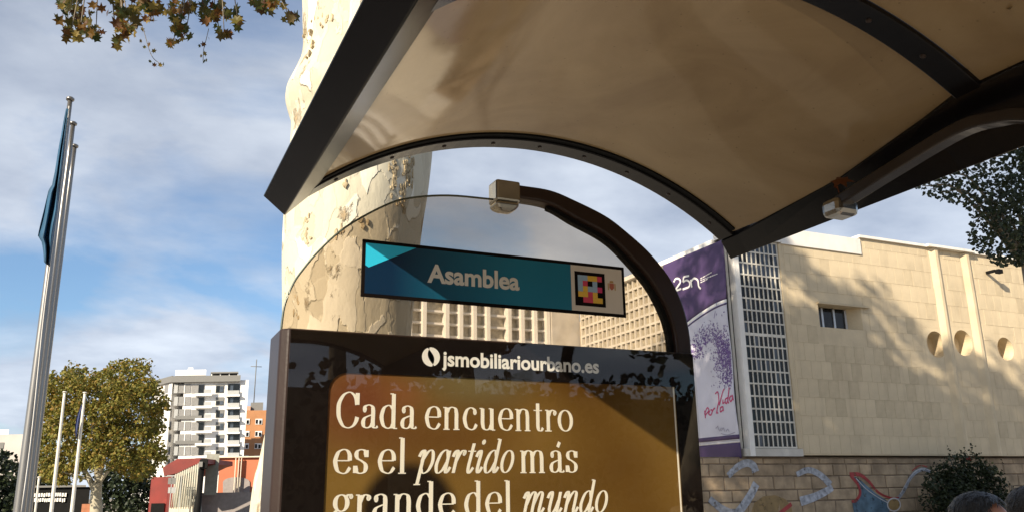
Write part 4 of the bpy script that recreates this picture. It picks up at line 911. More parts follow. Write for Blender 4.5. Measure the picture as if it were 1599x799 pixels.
# shrub against the wall
shb = thing('shrub', 'dense dark green shrub growing against the stone block wall', 'shrub', (29.0, 20.9, 0))
mb = MB()
for _ in range(420):
    x, y = random.gauss(1510, 34), random.gauss(772, 34); 
    top_ = 716+((x-1505)/62)**2*34
    if y < top_ or abs(x-1512) > 66: continue
    c = onY(x, y, 20.9+random.uniform(-.7, .6))
    if c.z < 0.1: continue
    for _k in range(22): plane_leaf(mb, c+rnd_dir()*0.22, rnd_dir(), random.uniform(.07, .13), random.uniform(0, 6.28), True)
for _ in range(70):
    x = random.gauss(1505, 30); top_ = 716+((x-1505)/62)**2*34; c = onY(x, top_-abs(random.gauss(0, 9)), 20.9)
    for _k in range(3): plane_leaf(mb, c+rnd_dir()*0.1, rnd_dir(), random.uniform(.05, .1), random.uniform(0, 6.28), True)
for _ in range(200):
    c = Vector((29+random.gauss(0, .8), 20.9+random.gauss(0, .4), random.uniform(.1, 1.2)))
    for _k in range(12): plane_leaf(mb, c+rnd_dir()*0.25, rnd_dir(), random.uniform(.08, .14), random.uniform(0, 6.28), True)
o = P(mb, 'foliage', lm_dark, shb, recalc=False); o['kind'] = 'stuff'
mb = MB()
for i in range(6): mb.tube([(29+.1*math.cos(i), 20.9+.1*math.sin(i), 0), (29+.6*math.cos(i), 20.9+.3*math.sin(i), 1.6)], [.03, .012], 6)
P(mb, 'stem', greybark, shb)
fl = onY(1513, 716, 20.7); mb = MB()
for i in range(6): plane_leaf(mb, fl+rnd_dir()*.05, rnd_dir(), .1, i, True)
P(mb, 'flower', mat('red_petal', (0.28, 0.05, 0.04), 0.6), shb, recalc=False)

# ------------------------------------------------------------------ banner
XBN = XB-0.12
bn = thing('banner', 'tall purple and white fabric banner with 25n print hung on the hall', 'banner', (XB-0.12, 23.8, 2.55))
BY0, BY1, BZ0, BZ1 = 22.06, 25.62, 2.56, 9.76
def bx_(y, z): return XBN+0.02-0.05*math.sin((y-22)*1.9+z*0.25)*math.sin((z-BZ0)/(BZ1-BZ0)*math.pi)-0.025*math.sin(z*2.1+y*0.8)
def bsheet(name, m, region, off, ny_=36, nz_=60):
    """strip of the banner; region(y)->(zlow, zhigh)"""
    mb = MB(); vs = []
    for i in range(ny_+1):
        y = BY0+(BY1-BY0)*i/ny_; a, b = region(y)
        for j in range(nz_+1):
            z = a+(b-a)*j/nz_; vs.append((bx_(y, z)-off, y, z))
    mb.add(vs, [(i*(nz_+1)+j, (i+1)*(nz_+1)+j, (i+1)*(nz_+1)+j+1, i*(nz_+1)+j+1) for i in range(ny_) for j in range(nz_)], True)
    o = P(mb, name, m, bn, recalc=False)
    sd_ = o.modifiers.new('thick', 'SOLIDIFY'); sd_.thickness = 0.004; sd_.offset = 0
    return o
purple = mat('purple_print', (0.062, 0.034, 0.112), 0.6, var=0.12, vscale=1); lilac = mat('pale_lilac_print', (0.58, 0.575, 0.66), 0.6, var=0.10, vscale=1.2)
arc = lambda y: 7.62-0.085*(y-22.0)**2+0.05*(y-22)
bsheet('fabric', lilac, lambda y: (BZ0+0.55, arc(y)), 0)
bsheet('fabric', purple, lambda y: (arc(y)+0.09, BZ1), 0, nz_=20)
bsheet('fabric', white_print, lambda y: (arc(y), arc(y)+0.09), 0.0, nz_=2)
bsheet('print_stripe', purple, lambda y: (arc(y)-0.09, arc(y)-0.03), 0.006, nz_=2)
bsheet('fabric', pinkw, lambda y: (BZ0+0.49, BZ0+0.55), 0.0, nz_=1)
bsheet('fabric', purple, lambda y: (BZ0, BZ0+0.49), 0, nz_=6)
bsheet('print_stripe', purple, lambda y: (BZ0+0.60, BZ0+0.74), 0.006, nz_=2)
def bpx(x, y, off=0.012):
    p = onX(x, y, XBN); return Vector((bx_(p.y, p.z)-off, p.y, p.z))
def bstroke(name, m, pxs, w, off=0.012):
    c = catmull([onX(a, b, XBN) for a, b in pxs], 6); L_ = []; R_ = []
    for i, p in enumerate(c):
        d = (c[min(i+1, len(c)-1)]-c[max(i-1, 0)]); d = d.normalized() if d.length > 1e-6 else Vector((0, 1, 0)); nr = Vector((0, -d.z, d.y))
        for l_, s_ in ((L_, 1), (R_, -1)):
            q = p+nr*(w*s_); l_.append((bx_(q.y, q.z)-off, q.y, q.z))
    k_ = len(c); return L_+R_, [(i, i+1, k_+i+1, k_+i) for i in range(k_-1)]
def bgroup(name, m, strokes, w):
    mb = MB()
    for i, s_ in enumerate(strokes): mb.add(*bstroke(name, m, s_, w, 0.010+0.0006*(i % 4)))
    return P(mb, name, m, bn, recalc=False)
# 25n
bgroup('lettering', white_print, [[(1053, 440), (1056, 435), (1061, 435), (1063, 440), (1058, 448), (1054, 454)], [(1054, 454), (1060, 452), (1064, 450)],
    [(1076, 430), (1068, 432)], [(1068, 432), (1067, 440)], [(1067, 440), (1072, 437), (1076, 440), (1075, 447), (1066, 451)],
    [(1079, 448), (1078, 436)], [(1078, 439), (1083, 434), (1088, 437), (1089, 446), (1092, 450)]], 0.036)
mb = MB()
for r_, (ya, yb, xa, xb) in enumerate([(434.5, 424.5, 1092, 1110), (437, 427, 1092, 1119), (440.5, 434.5, 1092, 1104)]):
    x = xa
    while x < xb:
        l_ = random.uniform(1.6, 4.2); x2 = min(xb, x+l_); f1, f2 = (x-xa)/(xb-xa), (x2-xa)/(xb-xa)
        mb.add(*bstroke('', None, [(x, ya+(yb-ya)*f1), (x2, ya+(yb-ya)*f2)], 0.017)); x = x2+0.7
P(mb, 'fine_print', pinkw, bn, recalc=False)
# cloud of small marks in the shape of a bending crown
mb = MB()
for _ in range(1500):
    a = random.uniform(0, 1); th_ = math.pi*(1.0-a*1.25)
    cx_, cy_ = 1113, 560; rx_, ry_ = 30+random.gauss(0, 7), 40+random.gauss(0, 9)
    x, y = cx_+rx_*math.cos(th_)*1.02, cy_-ry_*math.sin(th_)+(10*max(0, math.cos(th_)))
    if random.random() < 0.4: x, y = random.gauss(1130, 9), random.gauss(553, 20)
    if x > 1148 or x < 1070: continue
    p = onX(x, y, XBN); s_ = random.uniform(.016, .04); a2 = random.uniform(0, 3.1)
    if not (BY0+.05 < p.y < BY1-.05): continue
    vs = []
    for (u_, v_) in ((1, .45), (-1, .45), (-1, -.45), (1, -.45)):
        q = Vector((0, p.y+s_*(u_*math.cos(a2)-v_*math.sin(a2)), p.z+s_*(u_*math.sin(a2)+v_*math.cos(a2)))); vs.append((bx_(q.y, q.z)-0.010-0.0002*(_ % 7), q.y, q.z))
    mb.add(vs, [(0, 1, 2, 3)])
o = P(mb, 'print_marks', mat('violet_marks', (0.16, 0.09, 0.30), 0.6, var=0.3, vscale=9), bn, recalc=False); o['kind'] = 'stuff'
mag = mat('magenta_script', (0.48, 0.05, 0.16), 0.6, var=0.1)
bgroup('script_lettering', mag, [[(1099, 646), (1103, 636), (1106, 640), (1100, 648)], [(1101, 652), (1099, 640)], [(1108, 640), (1106, 645), (1110, 647), (1112, 640), (1109, 639)], [(1112, 642), (1115, 637), (1117, 637)],
    [(1119, 645), (1122, 630), (1123, 626), (1120, 640), (1122, 645)], [(1130, 634), (1126, 636), (1126, 642), (1130, 639), (1130, 634), (1131, 641)],
    [(1116, 614), (1121, 612), (1124, 632)], [(1124, 632), (1129, 612), (1132, 606)], [(1130, 623), (1130, 629), (1133, 627)], [(1138, 620), (1134, 623), (1135, 629), (1138, 625), (1140, 604)], [(1138, 625), (1140, 629)], [(1144, 617), (1141, 621), (1143, 626), (1146, 620), (1145, 616), (1147, 624)]], 0.026)
bgroup('script_mark', mat('slate_script', (0.30, 0.28, 0.38), 0.6), [[(1121, 664), (1124, 672), (1127, 667)], [(1127, 672), (1130, 667), (1132, 673)], [(1134, 673), (1137, 669), (1139, 673)], [(1126, 676), (1136, 678), (1148, 674)], [(1118, 668), (1122, 664)]], 0.012)
for s_ in ([(1118, 470), (1120, 480)], [(1117, 485), (1115, 496)], [(1096, 505), (1094, 511)], [(1134, 512), (1130, 520)]):
    bgroup('print_mark', MATS['violet_marks'], [s_], 0.012)

# ------------------------------------------------------------------ flagpoles on the left
polem = mat('galvanised_pole', (0.27, 0.265, 0.26), 0.34, 0.75, var=0.12, vscale=6, stretch=(1, 1, 0.2))
def pole(base_px, top_px, D, r0, r1, label, name='flagpole', group=None, m=None):
    a, b = onD(*base_px, D), onD(*top_px, D); k_ = (a.z-0.0)/(b.z-a.z); g0 = a-(b-a)*k_; g0.z = 0
    t_ = thing(name, label, 'flagpole', g0, group)
    mb = MB(); n = 14; mb.tube([g0.lerp(b, i/(n-1)) for i in range(n)], [r0+(r1-r0)*i/(n-1) for i in range(n)], 20); P(mb, 'pole', m or polem, t_)
    mb = MB(); mb.tube([b+Vector((0, 0, .001)), b+Vector((0, 0, .03)), b+Vector((0, 0, .05))], [r1*1.7, r1*1.8, r1*1.2], 14); P(mb, 'finial', m or polem, t_)
    mb = MB(); mb.tube([g0, g0+Vector((0, 0, .06))], r0*2.0, 14); P(mb, 'base_plate', m or polem, t_)
    return t_
pole((30, 799), (109.5, 157), 12.0, 0.088, 0.034, 'brushed metal flagpole with a drooping blue flag')
pole((37, 799), (114, 195), 12.8, 0.084, 0.034, 'bare metal flagpole between two others of its row')
pole((42, 799), (116.5, 230), 13.6, 0.080, 0.034, 'bare metal flagpole at the short end of the row')
flg = thing('flag', 'limp dark blue flag folded against the metal flagpole', 'flag', onD(90, 300, 11.9))
LE = [(170, 103, 107), (190, 99, 104.5), (230, 92, 100), (270, 85.5, 96), (290, 81, 93), (296, 76, 93), (330, 68, 90), (350, 63, 87), (368, 59, 85), (378, 65, 83), (392, 68, 81), (408, 69, 79)]
def lerpLE(y):
    for (y0, a0, b0), (y1, a1, b1) in zip(LE[:-1], LE[1:]):
        if y0 <= y <= y1: f_ = (y-y0)/(y1-y0); return a0+(a1-a0)*f_, b0+(b1-b0)*f_
mb = MB(); nu, nv = 26, 48; vs = []
for j in range(nv+1):
    y = 170+(408-170)*j/nv; a, b = lerpLE(min(y, 407.9)); v_ = j/nv
    for i in range(nu+1):
        u_ = i/nu; dd = 0.16*(v_**0.6)*math.sin(u_*12.5+2.2*v_+0.9*math.sin(6*v_))+0.05*math.sin(v_*17+u_*6)*v_
        vs.append(onD(a+(b-a)*u_, y+5*math.sin(u_*3.1)*v_, 11.86+dd))
mb.add(vs, [(j*(nu+1)+i, j*(nu+1)+i+1, (j+1)*(nu+1)+i+1, (j+1)*(nu+1)+i) for j in range(nv) for i in range(nu)], True)
o = P(mb, 'cloth', mat('blue_flag_cloth', (0.016, 0.082, 0.165), 0.7, var=0.35, vscale=3), flg, recalc=False)
m2_ = o.modifiers.new('thick', 'SOLIDIFY'); m2_.thickness = 0.003
mb = MB(); a, b = onD(33, 799, 11.87), onD(108.5, 166, 11.93); mb.tube([a.lerp(b, i/20)+Vector((0.012*math.sin(i*.5), 0, 0)) for i in range(21)], 0.006, 5); P(mb, 'halyard', whitewash, flg)
pl2 = [((80, 799), (101, 612)), ((112, 799), (132.5, 613))]
whitepole = mat('white_pole', (0.74, 0.71, 0.64), 0.5, 0, var=0.08)
pole(*pl2[0], 36, 0.085, 0.05, 'slim white flagpole in front of the ochre tree', m=whitepole)
pole(*pl2[1], 37, 0.085, 0.05, 'slim white flagpole with a furled navy flag before the ochre tree', m=whitepole)
pole((55, 799), (61, 745), 36, 0.05, 0.04, 'short thin white pole beside the dark kiosk', m=whitepole)
mb = MB(); vs = []
f2 = thing('flag', 'small furled navy flag on the slim white flagpole', 'flag', onD(122, 660, 36.6))
for j in range(13):
    v_ = j/12
    for i in range(7):
        u_ = i/6; vs.append(onD(129.5-10*v_-(5*math.sin(v_*3.0)+1)*(1-u_), 628+54*v_, 36.7+0.15*math.sin(u_*8)*v_))
mb.add(vs, [(j*7+i, j*7+i+1, (j+1)*7+i+1, (j+1)*7+i) for j in range(12) for i in range(6)], True)
o = P(mb, 'cloth', mat('navy_flag_cloth', (0.03, 0.045, 0.14), 0.7, var=0.3), f2, recalc=False); o.modifiers.new('thick', 'SOLIDIFY').thickness = 0.004

# ------------------------------------------------------------------ ochre tree on the left
DT = 45; base_ = onD(150, 799, DT); base_.z = 0
ot = thing('plane_tree', 'bushy olive and ochre tree with pale forked trunk behind the slim flagpoles', 'tree', base_)
mb = MB()
def limbpx(pts, r0, r1): 
    c = catmull([p if isinstance(p, Vector) else onD(p[0], p[1], DT+(p[2] if len(p) > 2 else 0)) for p in pts], 6); mb.tube(c, [r0+(r1-r0)*i/(len(c)-1) for i in range(len(c))], 9)
limbpx([base_, (150, 799), (150, 770), (152, 752)], 0.34, 0.24)
limbpx([(151, 762), (156, 735), (163, 705), (170, 670), (176, 620)], 0.20, 0.05)
limbpx([(150, 768), (140, 748), (128, 728), (112, 700), (100, 660)], 0.18, 0.05)
limbpx([(153, 756), (168, 735), (188, 712), (215, 690)], 0.12, 0.03)
limbpx([(152, 756), (150, 720), (146, 680, -1), (140, 620, -1)], 0.14, 0.04)
limbpx([(140, 748), (120, 742), (95, 735)], 0.09, 0.03)
P(mb, 'trunk', mat('pale_trunk', (0.46, 0.42, 0.32), 0.9, var=0.25, vscale=3, bump=0.4, bscale=6), ot)
crown_poly = [(60, 740), (52, 700), (56, 660), (68, 640), (66, 610), (75, 588), (92, 582), (110, 575), (122, 566), (135, 582), (150, 580), (165, 572), (172, 566), (185, 572), (200, 563), (222, 558), (236, 570), (244, 592), (248, 620), (258, 610), (262, 620), (250, 650), (256, 670), (250, 690), (258, 715), (240, 735), (215, 745), (190, 735), (165, 725), (140, 728), (118, 745), (95, 750), (80, 745)]
def inpoly(x, y, poly):
    c = False; n = len(poly)
    for i in range(n):
        (x0, y0), (x1, y1) = poly[i], poly[i-1]
        if (y0 > y) != (y1 > y) and x < (x1-x0)*(y-y0)/(y1-y0)+x0: c = not c
    return c
mb = MB(); tries = 0; made = 0
while made < 620 and tries < 9000:
    tries += 1; x, y = random.uniform(50, 265), random.uniform(555, 752)
    if not inpoly(x, y, crown_poly): continue
    rx_ = 1-((x-157)/112)**2; dd = random.uniform(-1, 1)*3.2*math.sqrt(max(0.08, rx_)); made += 1
    c = onD(x, y, DT+dd)
    for _k in range(40):
        p = c+rnd_dir()*0.40*random.random()**0.5; plane_leaf(mb, p, rnd_dir()+Vector((0, 0, .4)), random.uniform(.08, .21), random.uniform(0, 6.28), True)
o = P(mb, 'crown', lm_ochre, ot, recalc=False); o['kind'] = 'stuff'

# ------------------------------------------------------------------ far buildings on the left
def frontal(mb, x0, y0, x1, y1, D, depth):
    """box whose front shows between two pixels at distance D"""
    a = onD(x0, y1, D); b = onD(x1, y1, D); c = onD(x1, y0, D); d = onD(x0, y0, D)
    z0, z1 = (a.z+b.z)/2, (c.z+d.z)/2; rt = (b-a); rt.z = 0
    A_ = Vector((a.x, a.y, z0)); B_ = A_+rt; off_ = Vector((B_.x, B_.y, 0)).normalized()*depth; off_ = Matrix.Rotation(R(1.5), 3, 'Z') @ off_
    mb.prism([A_, B_, Vector((B_.x, B_.y, z1)), Vector((A_.x, A_.y, z1))], off_)
wht = mat('white_facade', (0.80, 0.79, 0.77), 0.7, var=0.04); gry = mat('grey_facade', (0.17, 0.17, 0.165), 0.7, var=0.08); lgry = mat('light_grey_rail', (0.36, 0.37, 0.37), 0.5, var=0.1); shut = mat('grey_shutter', (0.22, 0.22, 0.22), 0.6, var=0.2)
def zp(x, y): return (240+x/3.345, 560+y/3.345)
apt = thing('apartment_block', 'white apartment block with grey banded balconies and roof terrace', 'building', onD(310, 799, 200)*1.0)
apt.location.z = 0
def F(par_, name, m, x0, y0, x1, y1, D, depth, zoom=True):
    mb = MB(); a = zp(x0, y0) if zoom else (x0, y0); b = zp(x1, y1) if zoom else (x1, y1); frontal(mb, a[0], a[1], b[0], b[1], D, depth); return P(mb, name, m, par_)
gnd = 560+0; 
body = F(apt, 'wall', wht, 100, 112, 448, 820, 200, 16)
# angled left part
mb = MB(); pA, pB = onD(*zp(100, 112), 200), onD(*zp(10, 112), 208); zt = pA.z
mb.prism([(pA.x, pA.y, 0), (pA.x+_fh.x*16, pA.y+_fh.y*16, 0), (pB.x+_fh.x*9, pB.y+_fh.y*9, 0), (pB.x, pB.y, 0)], (0, 0, zt)); P(mb, 'wall', wht, apt)
F(apt, 'parapet', gry, 95, 86, 452, 118, 198.8, 18)
mb = MB(); pA, pB = onD(*zp(95, 118), 198.9), onD(*zp(5, 124), 207)
mb.prism([(pA.x, pA.y, pA.z), (pA.x+_fh.x*6, pA.y+_fh.y*6, pA.z), (pB.x+_fh.x*6, pB.y+_fh.y*6, pA.z), (pB.x, pB.y, pA.z)], (0, 0, onD(*zp(95, 86), 198.9).z-pA.z)); P(mb, 'parapet', gry, apt)
F(apt, 'penthouse', wht, 112, 56, 272, 85, 206, 8); F(apt, 'penthouse', wht, 180, 44, 205, 56, 206.5, 4)
F(apt, 'pergola', gry, 298, 66, 442, 73, 200, 8)
for xx in (300, 345, 392, 437): F(apt, 'pergola_post', wht, xx, 73, xx+5, 86, 200.5, .8)
for i in range(7):
    y0 = 131+65*i; y1 = y0+46
    if i < 6 or True:
        w1 = F(apt, 'window', shut, 128, y0, 190, y1, 199.85, .1); F(w1, 'mullion', wht, 157, y0, 161, y1, 199.75, .08)
        w1 = F(apt, 'window', shut, 195, y0+2, 262, y1, 199.85, .1); F(w1, 'pane', darkglass, 232, y0+4, 258, y1-2, 199.7, .08)
        if i in (2, 4): F(apt, 'grey_band', gry, 112, y1-12, 250, y1+6, 199.4, .3)
        bal = F(apt, 'balcony', wht, 215, y1+1, 303, y1+13, 198.3, 1.5); F(bal, 'railing', lgry, 262, y1-20, 301, y1, 198.4, .1)
        w1 = F(apt, 'window', gry, 322, y0+2, 364, y1-2, 199.8, .15); F(w1, 'pane', darkglass, 325, y0+(22 if i % 2 else 8), 342, y1-5, 199.7, .08); F(w1, 'pane', blueglass, 345, y0+(22 if i % 3 else 10), 361, y1-5, 199.7, .08)
        w1 = F(apt, 'window', darkglass, 384, y0-2, 446, y1+6, 199.8, .15); F(w1, 'pane', blueglass, 398, y0+6, 414, y1, 199.7, .08); F(w1, 'railing', lgry, 384, y1-14, 446, y1+6, 199.3, .08)
        F(apt, 'slab_edge', wht, 376, y1+7, 449, y1+17, 198.7, 1.2)
    # windows of the angled side
    q0, q1 = y0+4, y1-4
    mb = MB()
    p0, p1 = onD(*zp(58, q0), 203.3), onD(*zp(92, q0), 200.6); zlo = onD(*zp(92, q1), 200.6).z
    mb.prism([(p0.x, p0.y, p0.z), (p1.x, p1.y, p0.z), (p1.x, p1.y, zlo), (p0.x, p0.y, zlo)], _fh*0.3); P(mb, 'window', shut, apt)
for i in range(7): F(apt, 'drain_screen', lgry, 104, 131+65*i, 124, 177+65*i, 199.7, .12)
bb = thing('brick_apartments', 'orange brick apartment block with white windows and roof aerial', 'building', onD(392, 799, 235)); bb.location.z = 0
F(bb, 'wall', mat('orange_brick', (0.42, 0.20, 0.09), 0.85, var=0.1, vscale=.5), 405, 268, 600, 840, 235, 15); F(bb, 'parapet', mat('pale_brick', (0.50, 0.30, 0.22), 0.85), 405, 246, 505, 268, 236, 6); F(bb, 'stair_tower', gry, 506, 226, 570, 268, 237, 5)
mb = MB(); a = onD(*zp(523, 226), 238); mb.tube([a, a+Vector((0, 0, 12))], .14, 6); mb.tube([a+Vector((-1.5, 0, 10)), a+Vector((1.5, 0, 10))], .1, 5); P(mb, 'aerial', gry, bb)
for i in range(7):
    for xx in (464, 530):
        w1 = F(bb, 'window', wht, xx-i*2, 311+64*i, xx+36-i*2, 340+64*i, 234.8, .12); F(w1, 'pane', darkglass, xx+2-i*2, 315+64*i, xx+13-i*2, 336+64*i, 234.7, .06); F(w1, 'pane', darkglass, xx+20-i*2, 318+64*i, xx+32-i*2, 337+64*i, 234.7, .06)
fb = thing('far_flats', 'distant pale grey flats at the edge of the street trees', 'building', onD(8, 799, 170)); fb.location.z = 0
F(fb, 'wall', mat('pale_grey_facade', (0.50, 0.47, 0.44), 0.8, var=0.1, vscale=.3), -60, 678, 17, 830, 170, 12, False); F(fb, 'roof_box', wht, -8, 670, 12, 684, 172, 6, False); F(fb, 'wall', wht, 12, 694, 26, 830, 178, 8, False)  # plain pale grey wall colour
for i in range(5): F(fb, 'window', gry, -6, 690+18*i, 5, 700+18*i, 169.9, .08, False)
wb = thing('white_shop', 'low white shop building seen under the ochre tree', 'building', onD(205, 799, 120)); wb.location.z = 0
F(wb, 'wall', wht, 196, 748, 228, 830, 120, 8, False); F(wb, 'window', gry, 205, 767, 217, 779, 119.9, .1, False); F(wb, 'parapet', lgry, 194, 744, 230, 749, 119.7, 9, False)

# red pavilion with slatted side
redw = mat('red_cladding', (0.20, 0.014, 0.008), 0.55, var=0.3, vscale=.8); orw = mat('orange_red_wall', (0.50, 0.15, 0.07), 0.7, var=0.12, vscale=.6); slatm = mat('cream_slat', (0.66, 0.60, 0.48), 0.6, var=0.08); grn = mat('grey_green_panel', (0.28, 0.29, 0.25), 0.7, var=0.15); gwall = mat('grey_wall', (0.30, 0.27, 0.26), 0.8, var=0.12)
rp_ = thing('red_pavilion', 'low red pavilion with sloping roof edge and slatted side', 'building', onD(280, 799, 62)); rp_.location.z = 0
mb = MB(); mb.prism([onD(a, b, 62) for a, b in [(254, 729), (277, 715.5), (314, 714.5), (314, 722), (303, 725), (276, 738), (256, 742)]], _fh*7); P(mb, 'roof', redw, rp_)
F(rp_, 'wall', redw, 228, 744, 256, 840, 66, 4, False); F(rp_, 'wall', redw, 256, 736, 270, 840, 63.2, 5, False); F(rp_, 'doorway', rubber, 231, 785, 252, 840, 65.9, .08, False)
mb = MB(); mb.prism([onD(a, b, 61.6) for a, b in [(272, 741), (311, 723), (313, 840), (268, 840)]], _fh*0.3); P(mb, 'side_panel', grn, rp_)
mb = MB(); mb.prism([onD(a, b, 61.3) for a, b in [(264, 792), (300, 790), (301, 840), (262, 840)]], _fh*0.25); P(mb, 'kerb_wall', slatm, rp_)
for i in range(11):
    xt = 275+i*3.45; yt_ = 739-(xt-275)*0.47; xb_ = xt-4.0-(11-i)*0.35; mb = MB(); mb.tube([onD(xb_, 793, 61.3), onD(xt, yt_, 61.3)], 0.036, 6); P(mb, 'slat', slatm, rp_)
sgn = thing('notice_frame', 'pale metal frame with notice board beside the slatted red pavilion', 'sign', onD(266, 799, 60)); sgn.location.z = 0
F(sgn, 'board', gry, 262, 745, 274, 755, 60, .08, False); F(sgn, 'board', lgry, 262, 760, 274, 769, 60, .08, False)
for xx in (259.5, 274.5): F(sgn, 'post', lgry, xx, 742, xx+1.2, 840, 60, .06, False)
F(sgn, 'rail', lgry, 260.8, 741, 274.4, 743, 60.0, .05, False)
ow = thing('orange_wall_building', 'orange red arched wall building above a grey boundary wall', 'building', onD(365, 799, 72)); ow.location.z = 0
F(ow, 'wall', orw, 334, 713, 410, 840, 72, 6, False); F(ow, 'cornice', slatm, 333, 711.5, 411, 713.4, 71.7, 6.6, False)
mb = MB(); arcp = [(348, 770)]+[(369-21*math.cos(i*math.pi/10), 752-8*math.sin(i*math.pi/10)) for i in range(11)]+[(390, 770)]
mb.prism([onD(a, b, 71.9) for a, b in arcp], _fh*0.08); P(mb, 'arched_shutter', gwall, ow)
for xx in (364, 369, 373): F(ow, 'pipe', slatm, xx, 714, xx+1.2, 768, 71.6, .15, False)
gw = tag(F(ow, 'boundary_wall', gwall, 310, 768, 412, 840, 66, .4, False), 'grey rendered boundary wall in front of the orange arched building', 'wall')
mwl = gw.matrix_basis.translation.copy(); gw.parent = None; gw.location = (0, 0, 0)
F(ow, 'grey_panel', grn, 318, 708, 338, 772, 65, .3, False)
# black lamp post with box head
lp = thing('street_light', 'black post with box shaped head in front of the red pavilion', 'street light', onD(309, 799, 40)); lp.location.z = 0
mb = MB(); a = onD(308, 799, 40); b = onD(315, 730, 40); g0 = Vector((a.x, a.y, 0)); mb.tube([g0, a, b], [.17, .15, .12], 10); P(mb, 'post', rubber, lp)
mb = MB(); frontal(mb, 311, 716, 324, 731, 39.8, .4); P(mb, 'head', rubber, lp, bevel=.03); mb = MB(); frontal(mb, 310, 720, 316, 728, 39.7, .09); P(mb, 'lens', gry, lp)
# dark trees and kiosk
def lowtree(xs, ys, D, n, label, name='street_tree', leaf=None):
    cx_ = sum(xs)/2; b_ = onD(cx_, 799, D); b_.z = 0; t_ = thing(name, label, 'tree', b_); mb = MB()
    for _ in range(n):
        x, y = random.uniform(*xs), random.uniform(*ys); e = ((x-cx_)/((xs[1]-xs[0])/2))**2
        if y < ys[0]+e*(ys[1]-ys[0])*0.35: continue
        c = onD(x, y, D+random.uniform(-2, 2))
        for _k in range(22):
            p = c+rnd_dir()*0.5*(D/60)
            if p.z > 0.2: plane_leaf(mb, p, rnd_dir(), random.uniform(.2, .36)*(D/60), random.uniform(0, 6.28), True)
    o = P(mb, 'crown', leaf or lm_dark, t_, recalc=False); o['kind'] = 'stuff'
    mb = MB(); mb.tube([b_, b_+Vector((0, 0, max(1.5, onD(cx_, ys[1], D).z)))], [.2, .14], 8); P(mb, 'trunk', greybark, t_)
lowtree((-45, 26), (702, 800), 80, 110, 'dark street tree in front of the distant grey flats')
lowtree((18, 110), (738, 800), 90, 120, 'dark street tree behind the kiosk')
lowtree((150, 262), (728, 800), 85, 110, 'dark street tree behind the ochre tree trunk')
ks = thing('kiosk', 'dark kiosk with a row of white lettering under the ochre tree', 'kiosk', onD(80, 799, 50)); ks.location.z = 0
F(ks, 'wall', rubber, 44, 760, 132, 840, 50, 3, False); F(ks, 'roof', gry, 42, 757, 134, 760, 49.8, 3.4, False); F(ks, 'counter', mat('brick_counter', (0.40, 0.16, 0.08), .8, var=.2), 122, 786, 138, 840, 49.5, .4, False)
mb = MB()
for r_ in range(2):
    x = 53
    while x < 101:
        w_ = random.uniform(2.2, 4.0); y0 = 769+r_*8+random.uniform(-.6, .6); frontal(mb, x, y0, x+w_*.75, y0+5.6, 49.9, .05); x += w_+.5
P(mb, 'sign_letters', white_print, ks)

